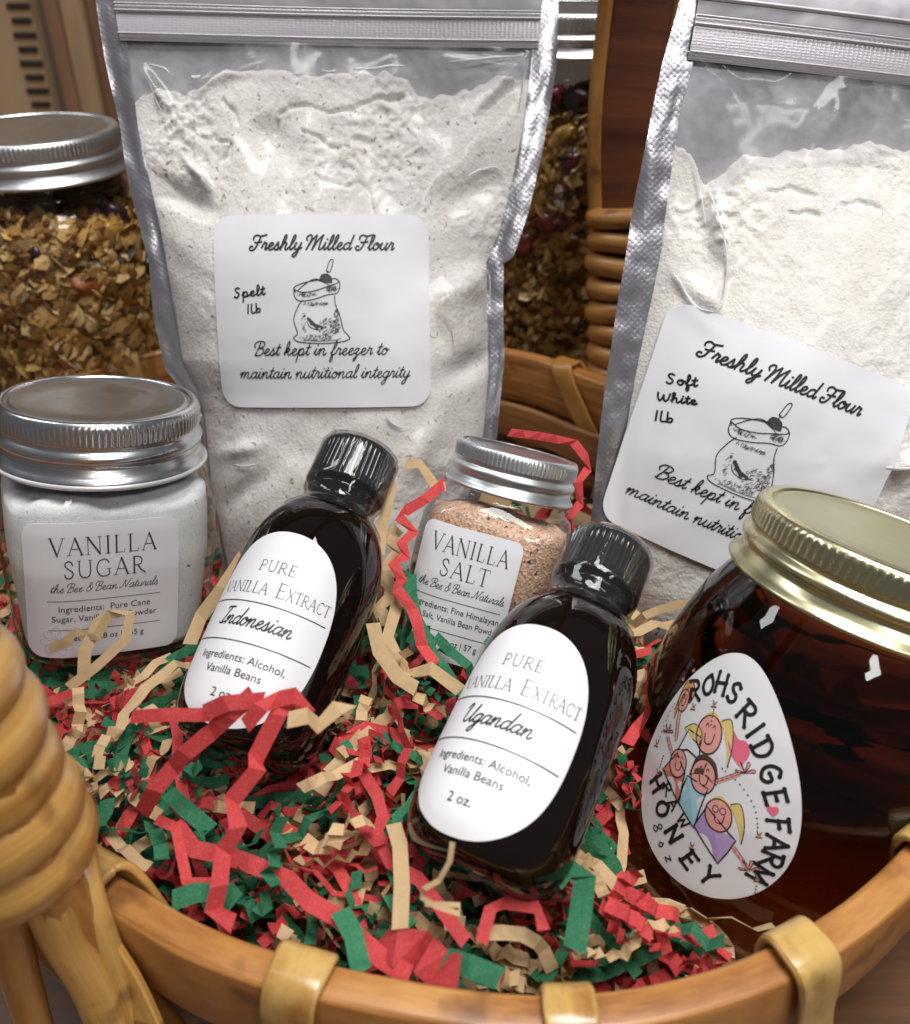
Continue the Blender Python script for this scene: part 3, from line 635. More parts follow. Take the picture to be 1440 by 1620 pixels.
# loose cane ends below the near coils, running down outside the rim
def cane(pts, r, mat='cane', flat=0.7, ref=Vector((1, 0, 0)), name='cane_end'):
    pp = fine(pts, 8); fr = auto_frames(pp, ref)
    v, f, uv = sweep(pp, fr, [(r*math.cos(a), r*flat*math.sin(a)) for a in [i*math.pi/7 for i in range(14)]], scale=lambda q: 1.0-0.25*q)
    return mesh_obj(name, v, f, M[mat], bk, uvs=uv)
cane([P(40, 1360, .198), P(75, 1420, .203), P(105, 1490, .212), P(150, 1570, .222), P(190, 1680, .235)], .0068)
cane([P(118, 1350, .213), P(135, 1420, .212), P(165, 1500, .219), P(200, 1590, .23), P(230, 1700, .245)], .0052)
cane([P(-30, 1340, .195), P(0, 1440, .205), P(30, 1540, .22), P(60, 1640, .235)], .0060, 'canedark')
strap(Et(Pz(165, 1365, RIMZ)), 0.017, -0.5, 'cane', 0.03)

# ------------------------------------------------------------------ jars
def lid(parent, z0, rad, h, mband, mdisc, lip=None, knurl=110, two=True, kfrac=0.30):
    """screw band with knurled edge, thread bead and rolled lip; flat disc on top"""
    segs = knurl*4
    kn = lambda t: 0.00032*math.cos(knurl*t)*rad/0.037
    q = rad
    P_ = [(0.02, 1.045), (0.05, 1.062), (0.09, 1.055), (0.13, 1.02), (0.20, 1.0), (0.26, 0.985), (0.30, 0.975), (0.33, 0.985), (0.37, 1.015), (0.43, 1.028), (0.49, 1.015), (0.53, 0.985), (0.565, 0.972), (0.60, 0.985), (0.63, 1.0)]
    rings = [(z0+a*h, q*b, 2) for a, b in P_]
    for a in (0.66, 0.72, 0.80, 0.88): rings.append((z0+a*h, q*1.0, 2, kn))
    rings += [(z0+0.93*h, q*0.993, 2), (z0+0.97*h, q*0.98, 2), (z0+1.0*h, q*0.96, 2), (z0+1.0*h, q*0.93, 2), (z0+0.985*h, q*0.905, 2), (z0+0.94*h, q*0.90, 2)]
    v, f = loft(rings, segs, (False, False))
    mesh_obj('screw_band', v, f, M[mband], parent)
    rr = [(z0+0.94*h, q*0.902, 2), (z0+0.952*h, q*0.88, 2), (z0+0.985*h, q*0.86, 2), (z0+0.985*h, q*0.84, 2), (z0+0.955*h, q*0.81, 2), (z0+0.95*h, q*0.5, 2), (z0+0.95*h, q*0.02, 2)]
    v, f = loft(rr, 96, (False, True)); mesh_obj('lid_disc', v, f, M[mdisc], parent)
    if lip:
        v, f = loft([(z0+a*h, q*b, 2) for a, b in [(0.055, 1.02), (-0.01, 1.03), (-0.03, 1.055), (0.0, 1.078), (0.045, 1.075), (0.065, 1.045)]], 96, (False, False))
        mesh_obj('rolled_lip', v, f, M[lip], parent)
def jar_glass(parent, prof, mat='glass', segs=128):
    v, f = loft(prof, segs, (True, False)); return mesh_obj('glass_body', v, f, M[mat], parent)
def inside_rings(prof, ztop, inset, zmin, dome=0.004):
    o = []
    zs = [zmin+(ztop-zmin)*k/26 for k in range(27)]
    pz = [p[0] for p in prof]; pr = [p[1] for p in prof]; pn = [p[2] for p in prof]
    for z in zs: o.append((z, float(np.interp(z, pz, pr))-inset, float(np.interp(z, pz, pn))))
    r, n = o[-1][1], o[-1][2]
    for k in (0.93, 0.8, 0.6, 0.35, 0.05): o.append((ztop+dome*(1-k*k), r*k, 2+(n-2)*k))
    return o
def contents(parent, name, prof, ztop, mat, inset=0.0012, zmin=0.004, rough=0.0006, segs=160, seed=0):
    rg = inside_rings(prof, ztop, inset, zmin); v, f = loft(rg, segs, (True, True)); o = []
    n0 = 27*segs
    for i, p in enumerate(v):
        p = Vector(p); q = mn.noise(Vector((p.x*120, p.y*120, p.z*120+seed)))
        t = max(0, (p.z-(ztop-0.004))/0.004)
        p.z += (q*0.0022 + mn.noise(Vector((p.x*30+seed, p.y*30, 0)))*0.005)*min(1, t)
        o.append(p)
    return mesh_obj(name, o, f, M[mat], parent)
def sq_map(prof, cx, zc, rot=0.0, tilt=0.0):
    pz = [p[0] for p in prof]; pr = [p[1] for p in prof]; pn = [p[2] for p in prof]
    ca, sa = math.cos(rot), math.sin(rot)
    def f(u, v_, off):
        x = cx+u*ca-v_*sa; z = zc+u*sa+v_*ca
        r = float(np.interp(z, pz, pr)); n = float(np.interp(z, pz, pn))
        q = min(0.995, abs(x)/r); y = r*(1-q**n)**(1/n)
        return Vector((x, -(y+off), z))
    return f
def rrect_out(w_, h_, r, step=0.0022): return outline_dense(rrect(w_, h_, r, 6), step)

# --- sugar jar
def sugar_prof(rb, H, nk, n=3.9):
    return [(0.0, rb*0.80, 3), (0.0012, rb*0.86, 3.5), (0.004, rb*0.91, 4), (0.008, rb*0.925, n), (0.02, rb*0.95, n), (H*0.45, rb, n), (H*0.62, rb, n), (H*0.68, rb*0.985, n), (H*0.73, rb*0.95, n-0.7), (H*0.775, rb*0.90, 3.0), (H*0.80, nk*1.04, 2.3), (H*0.815, nk*1.0, 2), (H*0.83, nk*1.0, 2), (H*0.845, nk*1.05, 2), (H*0.86, nk*1.075, 2), (H*0.875, nk*1.05, 2), (H*0.89, nk*0.98, 2), (H*0.99, nk*0.97, 2)]
Bs, Ts = P(176, 984, .3355), P(158, 628, .304)
fm = frame(Bs, Ts, R(6)); Hs = (Ts-Bs).length
sj = empty('sugar_jar', fm, 'square glass jar of white vanilla sugar with silver screw lid and white square label', 'jar')
sp = sugar_prof(0.0350, Hs*0.965, 0.0305)
jar_glass(sj, sp)
contents(sj, 'sugar', sp, Hs*0.66, 'sugar', 0.0026, seed=3)
lid(sj, Hs-0.0205, 0.0323, 0.0205, 'silver', 'silver_disc', 'lip')
mp_ = sq_map(sp, -0.0050, Hs*0.355, R(-1.0)); _m0 = mp_; mp_ = lambda u, v, o: _m0(u*.84, v*.93, o)
lb = label_mesh('label', rrect_out(0.0555, 0.0530, 0.005), mp_, M['paper_label'], sj, 0.00025)
ik = Ink()
ik.glyphs(SER, 'VANILLA', 0, .0150, .0385, .0064, 1, track=.12)
ik.glyphs(SER, 'SUGAR', 0.0002, .0064, .0295, .0064, 1, track=.12)
ik.glyphs(CUR, 'the Bee & Bean Naturals', 0, .0008, .0390, .0017, .00022, .35, mat=0)
ik.stroke([(-.0205, -.0028), (.0205, -.0028)], .00022)
ik.sans('Ingredients:  Pure Cane', 0, -.0073, .0335); ik.sans('Sugar, Vanilla Bean Powder', 0, -.0113, .0385)
ik.stroke([(-.0205, -.0148), (.0205, -.0148)], .00022)
ik.sans('Net wt. 5.8 oz | 165 g', 0, -.0193, .0285)
def flower(ik, x, y, s, mat):
    for a in range(-70, 260, 42):
        a = R(a); e = (x+s*math.cos(a), y+s*math.sin(a)); n_ = (-math.sin(a)*s*.28, math.cos(a)*s*.28); m_ = (x+s*.55*math.cos(a), y+s*.55*math.sin(a))
        ik.stroke([(x, y), (m_[0]+n_[0], m_[1]+n_[1]), e, (m_[0]-n_[0], m_[1]-n_[1]), (x, y)], .00012, True, mat)
flower(ik, -.0175, -.0195, .0062, 1)
ik.build('printed_text', mp_, [M['ink_soft'], M['ink_grey']], lb, 0.0004)
lb_s = lb

# --- salt jar
Bl, Tl = P(736, 1047, .324), P(821, 712, .311)
fm = frame(Bl, Tl, R(-3)); Hl = (Tl-Bl).length
lj = empty('salt_jar', fm, 'small glass jar of pink speckled vanilla salt with plain silver lid', 'jar')
lp = sugar_prof(0.0262, Hl*0.97, 0.0205, 4.0)
jar_glass(lj, lp)
contents(lj, 'salt', lp, Hl*0.675, 'salt', 0.0022, 0.004, seed=9)
lid(lj, Hl-0.0150, 0.0213, 0.0150, 'silver_dull', 'silver_dull', None, 90)
mp_ = sq_map(lp, -0.0058, Hl*0.370, R(0)); _m1 = mp_; mp_ = lambda u, v, o: _m1(u*.87, v*1.0, o)
lb = label_mesh('label', rrect_out(0.0385, 0.0455, 0.0036), mp_, M['paper_label'], lj, 0.00022)
ik = Ink()
ik.glyphs(SER, 'VANILLA', 0, .0137, .0300, .0056, .95, track=.10)
ik.glyphs(SER, 'SALT', 0.0, .0060, .0190, .0056, .95, track=.12)
ik.glyphs(CUR, 'the Bee & Bean Naturals', 0, .0012, .0335, .0015, .0002, .35)
ik.stroke([(-.0165, -.0018), (.0165, -.0018)], .0002)
ik.sans('Ingredients: Fine Himalayan', 0, -.0058, .0335); ik.sans('Pink Salt, Vanilla Bean Powder', 0, -.0095, .0355)
ik.stroke([(-.0165, -.0128), (.0165, -.0128)], .0002)
ik.sans('Net wt. 2 oz | 57 g', 0, -.0170, .0225)
flower(ik, -.0140, -.0185, .0048, 1)
ik.build('printed_text', mp_, [M['ink_soft'], M['ink_grey']], lb, 0.00036)

# --- honey jar
Th = P(1410, 848, .258)
Bh = Th-(RT*.27+UP*.90-FW*.32).normalized()*.120
fm = frame(Bh, Th, R(0)); Hh = (Th-Bh).length
hj = empty('honey_jar', fm, 'large round jar of dark honey with gold screw lid and egg shaped cartoon label', 'jar')
rh = 0.0500
hp_ = [(0.0, rh*.70, 2), (0.001, rh*.84, 2), (0.004, rh*.93, 2), (0.009, rh*.975, 2), (0.018, rh*.99, 2), (Hh*.35, rh, 2), (Hh*.47, rh*.98, 2), (Hh*.57, rh*.945, 2), (Hh*.66, rh*.895, 2), (Hh*.73, rh*.845, 2), (Hh*.78, rh*.79, 2), (Hh*.81, rh*.75, 2), (Hh*.835, rh*.73, 2), (Hh*.86, rh*.74, 2), (Hh*.88, rh*.725, 2), (Hh*.97, rh*.72, 2)]
v, f = loft(hp_, 128, (True, True)); mesh_obj('honey_filled_glass', v, f, M['honey'], hj)
lid(hj, Hh-0.0205, 0.0378, 0.0205, 'gold', 'gold_disc', None, 100)
hz = [p[0] for p in hp_]; hr = [p[1] for p in hp_]
def rot_map(prof, az, zc, rot=0.0):
    pz = [p[0] for p in prof]; pr = [p[1] for p in prof]; ca, sa = math.cos(rot), math.sin(rot)
    def f(u, v_, off):
        x = u*ca-v_*sa; z = zc+u*sa+v_*ca; r = float(np.interp(z, pz, pr)); a = x/prof_r(prof)+az
        return Vector(((r+off)*math.sin(a), -(r+off)*math.cos(a), z))
    return f
def prof_r(p): return max(q[1] for q in p)
mp_ = rot_map(hp_, R(-17), Hh*0.415, R(17)); _m2 = mp_; mp_ = lambda u, v, o: _m2(u*.89, v*.94, o)
egg = []
for k in range(120):
    a = 2*math.pi*k/120; yy = math.cos(a); xx = math.sin(a)*(1-0.20*yy)
    egg.append((xx*0.0268, yy*0.0365))
lb = label_mesh('label', egg, mp_, M['label_satin'], hj, 0.0003, rings=20)
ik = Ink()
K = 0.0365   # half height
def hpt(px, py):   # drawing coordinates measured over the label face: x in -1..1 of half width, y in -1..1 of half height
    return (px*0.0268, py*K)
def word(txt, pts, h, lw=.0011):   # letters along a list of (x, y, rotation)
    for c, (x, y, r_) in zip(txt, pts): ik.glyphs(HAND, c, *hpt(x, y), HAND[c][0]*h*0.95, h, lw, 0, R(r_), 0, 0, 0.02, None, lw*0.62)
word('ROHS', [(-.44, .54, 14), (-.28, .62, 6), (-.12, .66, 0), (.06, .62, -10)], .0056)
word('RIDGE', [(.22, .50, -36), (.34, .40, -44), (.46, .28, -50), (.56, .12, -58), (.63, -.04, -68)], .0060)
word('FARM', [(.68, -.24, -82), (.68, -.38, -92), (.64, -.51, -102), (.54, -.64, -112)], .0060)
word('RAW', [(-.60, -.28, -42), (-.48, -.38, -42), (-.32, -.48, -40)], .0036, .0006)
word('HONEY', [(-.80, -.30, -46), (-.66, -.48, -46), (-.46, -.64, -44), (-.22, -.80, -40), (.04, -.88, -34)], .0056)
word('8oz', [(-.68, -.63, -55), (-.58, -.74, -55), (-.46, -.83, -55)], .0038, .0004)
def face(cx, cy, rx, ry, hair, mode):
    c = hpt(cx, cy); el = [(c[0]+rx*math.cos(a), c[1]+ry*math.sin(a)) for a in [k*math.pi/8 for k in range(16)]]
    if hair == 'y':
        ik.fill([(c[0]+rx*.8, c[1]+ry*.9), (c[0]+rx*1.5, c[1]+ry*1.05), (c[0]+rx*1.9, c[1]-ry*.1), (c[0]+rx*1.8, c[1]-ry*1.3), (c[0]+rx*1.55, c[1]-ry*.4), (c[0]+rx*1.1, c[1]+ry*.4)], 2)
        ik.stroke([(c[0]+rx*.8, c[1]+ry*.9), (c[0]+rx*1.5, c[1]+ry*1.05), (c[0]+rx*1.9, c[1]-ry*.1), (c[0]+rx*1.8, c[1]-ry*1.3)], .00035)
        ik.fill([(c[0]-rx*.9, c[1]+ry*.6), (c[0], c[1]+ry*1.25), (c[0]+rx, c[1]+ry*.6), (c[0]+rx*.1, c[1]+ry*.8)], 2)
    if hair == 'b':
        ik.fill([(c[0]-rx*1.15, c[1]-ry*.2), (c[0]-rx*.8, c[1]+ry*.95), (c[0], c[1]+ry*1.3), (c[0]+rx*.9, c[1]+ry*.95), (c[0]+rx*1.15, c[1]-ry*.2), (c[0], c[1]+ry*.1)], 6)
    ik.fill(el, 1); ik.stroke(el+[el[0]], .00045)
    ik.stroke([(c[0]-rx*.3, c[1]), (c[0]-rx*.15, c[1]-ry*.45), (c[0]+rx*.3, c[1]-ry*.4), (c[0]+rx*.45, c[1]+ry*.1)], .00035)
    for s in (-.25, .3):
        if mode == 'glasses': ik.stroke([(c[0]+rx*(s+.22*math.cos(a)), c[1]+ry*(.35+.2*math.sin(a))) for a in [k*math.pi/4 for k in range(9)]], .0003)
        else: ik.stroke([(c[0]+rx*(s-.1), c[1]+ry*.4), (c[0]+rx*s, c[1]+ry*.55), (c[0]+rx*(s+.12), c[1]+ry*.4)], .0003)
def hand_(x, y, s):
    c = hpt(x, y)
    for a in (20, 75, 130, 190):
        a = R(a); e = (c[0]+s*math.cos(a), c[1]+s*math.sin(a)); ik.fill([(c[0]+s*.2, c[1]), (e[0]+s*.2, e[1]), (e[0], e[1]+s*.25), (e[0]-s*.2, e[1]), (c[0]-s*.2, c[1])], 1)
        ik.stroke([c, (e[0]+s*.2, e[1]), (e[0]-s*.1, e[1]+s*.25), c], .00028)
def poly(pts, mat): q = [hpt(*p) for p in pts]; ik.fill(q, mat, False); ik.stroke(q+[q[0]], .00045, False)
poly([(-.66, -.10), (-.50, .08), (-.34, -.05), (-.36, -.32)], 3)
poly([(-.38, -.30), (-.30, -.06), (-.02, -.10), (-.14, -.46)], 4)
poly([(-.14, -.44), (.0, -.24), (.36, -.44), (.28, -.56), (.18, -.68)], 5)
poly([(-.50, .10), (-.36, .14), (-.18, .10), (-.22, .28), (-.40, .30)], 7)
q_ = [hpt(*p) for p in [(-.46, .30), (-.34, .36), (-.22, .32), (-.20, .22), (-.32, .24)]]; ik.fill(q_, 2); ik.stroke(q_, .00035)
for a_, b_ in (((.05, -.03), (.32, .10)), ((.34, -.50), (.48, -.62)), ((-.52, .0), (-.70, .16)), ((-.56, .18), (-.62, .46))):
    ik.stroke([hpt(*a_), hpt(*b_)], .0011, False, 1); 
    for d_ in (-.022, .022): ik.stroke([hpt(a_[0]+d_, a_[1]+abs(d_)*.4), hpt(b_[0]+d_, b_[1]+abs(d_)*.4)], .00022, False)
face(-.12, .32, .0044, .0056, 'y', '')
face(-.46, .0, .0032, .0042, '', '')
face(-.10, -.02, .0042, .0050, 'b', '')
face(.14, -.28, .0042, .0048, 'y', 'glasses')
face(-.60, .50, .0022, .0034, '', 'glasses')
q_ = [hpt(*p) for p in [(-.70, .40), (-.66, .62), (-.56, .68), (-.46, .60), (-.50, .50), (-.56, .62), (-.64, .5), (-.66, .34)]]; ik.fill(q_, 8); ik.stroke(q_, .00035)
hand_(.38, .12, .0026); hand_(.52, -.66, .0026); hand_(-.72, .20, .0020)
q_ = [hpt(*p) for p in [(.30, .16), (.18, .24), (.12, .34), (.17, .41), (.25, .36), (.34, .36), (.40, .28), (.36, .20)]]; ik.fill(q_, 9)
q_ = [hpt(*p) for p in [(.73, -.17), (.66, -.12), (.67, -.08), (.71, -.09), (.76, -.08), (.78, -.12)]]; ik.fill(q_, 9)
for (x, y) in ((-.14, .56), (-.42, .48), (-.60, .76), (-.72, .66), (.60, -.34), (.62, -.72), (-.86, .06), (-.74, -.16), (-.14, -.62)):
    c = hpt(x, y); ik.dot(c[0], c[1], .0006, 8); ik.stroke([(c[0]-.0006, c[1]+.0012), (c[0], c[1]), (c[0]+.0007, c[1]+.001)], .0003); ik.stroke([(c[0]-.0009, c[1]-.0008), (c[0]+.0009, c[1]-.0005)], .0003)
for pts in ([(-.13, .52), (-.12, .40)], [(.12, .10), (.34, .02), (.52, -.12), (.58, -.28)], [(-.84, .10), (-.80, .28), (-.74, .44)], [(.62, -.78), (.60, -.90)], [(-.72, -.10), (-.70, .0)]):
    pp = fine([(*hpt(*p), 0) for p in pts], 4 if len(pts) > 2 else 4)
    for p in pp: ik.dot(p[0], p[1], .00025)
def im(n, c): return simple(n, c, .55)
ik.build('printed_drawing', mp_, [M['ink'], im('print_skin', (.72, .33, .30)), im('print_yellow', (.70, .52, .18)), im('print_red', (.66, .20, .15)), im('print_blue', (.33, .58, .68)), im('print_violet', (.42, .30, .55)), im('print_brown', (.10, .05, .03)), im('print_white', (.75, .75, .78)), im('print_amber', (.58, .30, .10)), im('print_pink', (.70, .14, .22))], lb, 0.00045)

# --- extract bottles
def bottle(Bp, Tpx, dB, L, script, label, spin=0.0, az=-19):
    B = P(*Bp, dB)
    # find the depth of the cap that gives the bottle its length
    r0 = ray(*Tpx); best = None
    for k in range(4000):
        d = dB*0.9+k*0.0001; e = abs(((CAM+r0*d)-B).length-L)
        if d > dB*0.98 and (best is None or e < best[0]): best = (e, d)
    T = P(*Tpx, best[1]); L = (T-B).length
    fm = frame(B, T, spin); b = empty('extract_bottle', fm, label, 'bottle', 'vanilla extract bottles')
    r = L*0.210
    pr = [(0, r*.56), (0.0004, r*.64), (0.0016, r*.77), (0.004, r*.88), (0.0075, r*.955), (0.012, r*.99), (0.016, r), (L*.50, r), (L*.55, r*.995), (L*.60, r*.972), (L*.64, r*.93), (L*.68, r*.865), (L*.71, r*.79), (L*.735, r*.70), (L*.755, r*.61), (L*.77, r*.53), (L*.78, r*.485), (L*.795, r*.47), (L*.815, r*.47), (L*.82, r*.52), (L*.828, r*.545), (L*.836, r*.52), (L*.842, r*.47), (L*.90, r*.46)]
    v, f = loft([(z, q, 2) for z, q in pr], 96, (True, True)); mesh_obj('glass_body', v, f, M['bottle'], b)
    capr = r*.60; fl = lambda t: -0.00035*max(0, math.cos(44*t))**2
    rg = [(L*.848, capr*.90, 2), (L*.848, capr*.985, 2), (L*.853, capr, 2)]+[(L*(.856+k*.022), capr*(1.0-.006*k), 2, fl) for k in range(6)]+[(L*.980, capr*.975, 2), (L*.990, capr*.955, 2), (L*.996, capr*.91, 2), (L*.996, capr*.80, 2), (L*.993, capr*.78, 2), (L*.993, capr*.1, 2)]
    v, f = loft(rg, 44*8, (True, True)); mesh_obj('ribbed_cap', v, f, M['black'], b)
    wr = [(L*.735, r*.75), (L*.75, r*.68), (L*.765, r*.60), (L*.78, r*.56), (L*.80, r*.55), (L*.82, r*.58), (L*.84, r*.60), (L*.846, capr*1.02), (L*.86, capr*1.03), (L*.90, capr*1.02), (L*.95, capr*1.02), (L*.985, capr*1.02), (L*1.002, capr*.97), (L*1.003, capr*.80)]
    sd = random.random()*50
    wm = lambda t, a: 0.00045*mn.noise(Vector((math.cos(t)*3+sd, math.sin(t)*3, a*60)))*(1.3 if a < .84*L*8 else .12)+0.00008*math.sin(9*t+a*200)
    v, f = loft([(z, q, 2, (lambda t, z=z: wm(t, z*8))) for z, q in wr], 120, (False, False)); mesh_obj('shrink_sleeve', v, f, M['wrap'], b)
    mp = rot_map([(z, q, 2) for z, q in pr], R(az), L*0.312)
    W, Hh_ = 0.0212*L/.105, 0.0292*L/.105
    out = []
    for k in range(120):
        a = 2*math.pi*k/120; c, s = math.cos(a), math.sin(a); n = 2.35
        q = 1/((abs(c)**n+abs(s)**n)**(1/n)); out.append((W*q*c, Hh_*q*s))
    lb = label_mesh('label', out, mp, M['paper_label'], b, 0.00022)
    ik = Ink(); k = L/.105
    ik.glyphs(SER, 'PURE', 0, .0158*k, .0118*k, .0033*k, .72, track=.08)
    ik.glyphs(SER, 'VANILLA', -.0085*k, .0086*k, .0172*k, .0034*k, .72, track=.04)
    ik.glyphs(SER, 'E', .0040*k, .0086*k, .0032*k, .0044*k, .6); ik.glyphs(SER, 'XTRACT', .0123*k, .0086*k, .0132*k, .0034*k, .72, track=.04)
    ik.stroke([(-.0193*k, .0058*k), (.0193*k, .0058*k)], .00028*k)
    ik.glyphs(CUR, script, -.0005*k, -.0016*k, .0230*k if script[0] == 'I' else .0200*k, .0026*k, .00042*k, .30)
    ik.stroke([(-.0193*k, -.0062*k), (.0193*k, -.0062*k)], .00028*k)
    ik.sans('Ingredients: Alcohol,', 0.0003*k, -.0118*k, .0265*k); ik.sans('Vanilla Beans', -.0004*k, -.0158*k, .0172*k); ik.sans('2 oz.', -.0006*k, -.0222*k, .0066*k)
    ik.build('printed_text', mp, [M['ink']], lb, 0.00038)
    return b, B, T, r
b1, B1, T1, r1 = bottle((745, 1392), (968, 868), .2235, .105, 'Ugandan', 'dark extract bottle labelled Ugandan, leaning in front of the pink salt jar', R(0), -25)
b2, B2, T2, r2 = bottle((372, 1198), (572, 716), .256, .105, 'Indonesian', 'dark extract bottle labelled Indonesian, its base buried under red paper strips', R(0), -25)

# --- granola jars behind the basket
def granola_jar(cpx, dep, rlid, label, rb, Hj, seed):
    T = P(*cpx, dep); B = Vector((T.x, T.y+0.0, TABLE)); fm = frame(B, Vector((T.x, T.y-0.004, T.z)), 0)
    H = (T-B).length; g = empty('granola_jar', fm, label, 'jar', 'granola jars behind the basket')
    nk = rlid*.94
    pr = [(0, rb*.8, 2), (.002, rb*.93, 2), (.006, rb*.98, 2), (H*.3, rb, 2), (H*.55, rb, 2), (H*.66, rb*.99, 2), (H*.74, rb*.96, 2), (H*.79, rb*.92, 2), (H*.83, rb*.86, 2), (H*.86, nk*1.01, 2), (H*.875, nk*1.0, 2), (H*.89, nk*1.05, 2), (H*.90, nk*1.0, 2), (H*.99, nk*.98, 2)]
    jar_glass(g, pr, segs=96)
    lid(g, H-0.0205, rlid, 0.0205, 'silver_dull', 'silver_disc', None, 120)
    rnd = random.Random(seed); zt = H*.80
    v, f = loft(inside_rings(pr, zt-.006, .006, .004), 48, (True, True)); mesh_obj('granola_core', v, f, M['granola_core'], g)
    # oat flakes and clusters behind the glass
    V, F, tone = [], [], []
    pz = [p[0] for p in pr]; prr = [p[1] for p in pr]
    def flake(c, nrm, r, th, tn):
        nrm = nrm.normalized(); a = nrm.orthogonal().normalized(); b_ = nrm.cross(a); b0 = len(V); k = 7; e = rnd.uniform(.55, .9); ph = rnd.random()*6
        V.append(c+nrm*th); V.append(c-nrm*th)
        for i in range(k):
            t = 2*math.pi*i/k+ph; rr = r*rnd.uniform(.8, 1.15); V.append(c+a*(rr*math.cos(t))+b_*(rr*e*math.sin(t))+nrm*rnd.uniform(-.3, .3)*th)
        for i in range(k):
            j = (i+1) % k; F.append((b0, b0+2+i, b0+2+j)); F.append((b0+1, b0+2+j, b0+2+i)); tone.extend([tn, tn])
    for q in range(5600):
        z = rnd.uniform(0.03, zt); a = rnd.uniform(-math.pi*1.05, 0.05); R_ = float(np.interp(z, pz, prr))-0.0035-rnd.random()**1.5*.006
        c = Vector((R_*math.cos(a), R_*math.sin(a), z))
        n = Vector((math.cos(a), math.sin(a), 0))+Vector([rnd.uniform(-1, 1) for _ in range(3)])*.8
        flake(c, n, rnd.choice((.0016, .0026, .0036, .0048, .0062))*rnd.uniform(.8, 1.2), rnd.uniform(.0005, .0020), rnd.random())
    for q in range(1500):
        a = rnd.uniform(0, 6.3); R_ = math.sqrt(rnd.random())*(float(np.interp(zt, pz, prr))-.006)
        flake(Vector((R_*math.cos(a), R_*math.sin(a), zt+rnd.uniform(-.008, .005)+.004*math.sin(a*2))), Vector([rnd.uniform(-1, 1) for _ in range(3)])+Vector((0, 0, .6)), rnd.uniform(.0022, .0050), rnd.uniform(.0005, .0014), rnd.random())
    o = mesh_obj('granola', V, F, M['granola'], g, False); o['kind'] = 'stuff'
    at = o.data.attributes.new('tone', 'FLOAT', 'FACE'); at.data.foreach_set('value', tone)
    return g, pr, T, H, rnd
def granola_mat():
    m, nt, b = new_mat('toasted_oats')
    at = N(nt, 'ShaderNodeAttribute'); at.attribute_name = 'tone'
    r = ramp(nt, [(0, (.10, .040, .009)), (.25, (.26, .12, .025)), (.5, (.44, .235, .06)), (.78, (.62, .38, .13)), (.93, (.74, .54, .27)), (1, (.05, .02, .012))]); nt.links.new(at.outputs['Fac'], r.inputs[0])
    nt.links.new(r.outputs[0], b.inputs['Base Color']); b.inputs['Roughness'].default_value = .5
    tc = N(nt, 'ShaderNodeTexCoord'); n = N(nt, 'ShaderNodeTexNoise'); n.inputs['Scale'].default_value = 700; nt.links.new(tc.outputs['Object'], n.inputs['Vector']); bump(nt, b, n.outputs[0], .6, .0006)
    return m
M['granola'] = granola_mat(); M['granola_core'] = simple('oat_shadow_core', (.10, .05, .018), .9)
M['raisin'] = simple('golden_raisin', (.42, .22, .03), .35, 0, .3); M['almond'] = simple('almond_skin', (.34, .12, .04), .45); M['berry'] = simple('dark_red_berry', (.14, .022, .018), .3, 0, .4); M['apricot'] = simple('dried_apricot', (.36, .11, .02), .45); M['oat_pale'] = simple('pale_oat', (.62, .50, .28), .6); M['cherry'] = simple('black_cherry', (.03, .010, .014), .3)
def lump(parent, name, c, s, mat, rnd, seed=0):
    bm = bmesh.new(); bmesh.ops.create_icosphere(bm, subdivisions=3, radius=1)
    rot = Matrix.Rotation(rnd.uniform(0, 6), 3, 'X') @ Matrix.Rotation(rnd.uniform(0, 6), 3, 'Y')
    for v in bm.verts:
        k = .85+.30*mn.noise(v.co*1.9+Vector((seed, 0, 0)))+.16*mn.noise(v.co*5+Vector((seed, 3, 0)))
        v.co = rot @ Vector((v.co.x*s[0]*k, v.co.y*s[1]*k, v.co.z*s[2]*k))+c
    me = bpy.data.meshes.new(name); bm.to_mesh(me); bm.free(); me.materials.append(M[mat]); me.polygons.foreach_set('use_smooth', [True]*len(me.polygons))
    o = bpy.data.objects.new(name, me); COL.objects.link(o); o.parent = parent
def onjar(pr, ang, z, dr=.0062):
    r = float(np.interp(z, [p[0] for p in pr], [p[1] for p in pr]))-dr; return Vector((r*math.sin(ang), -r*math.cos(ang), z))
g1, gp1, Tg1, Hg1, rn = granola_jar((52, 199), .455, .0425, 'tall granola jar with silver lid behind the vanilla sugar jar', .0545, .19, 5)
for nm, a, zf, s, mt in (('golden_raisin', .62, .775, (.0085, .006, .006), 'raisin'), ('apricot_piece', .15, .665, (.010, .007, .005), 'apricot'), ('dried_cherry', .95, .66, (.008, .007, .006), 'cherry'), ('dried_cherry', .80, .80, (.009, .006, .006), 'cherry'), ('dried_cherry', -.25, .75, (.006, .005, .005), 'cherry'), ('oat_cluster', .30, .70, (.005, .004, .003), 'oat_pale'), ('apricot_piece', .7, .52, (.006, .005, .004), 'apricot')):
    lump(g1, nm, onjar(gp1, a, Hg1*zf), s, mt, rn, zf*10)
g2, gp2, Tg2, Hg2, rn = granola_jar((905, 8), .475, .0425, 'tall granola jar with raisins and almonds showing between the spelt flour bag and the handle', .0545, .19, 6)
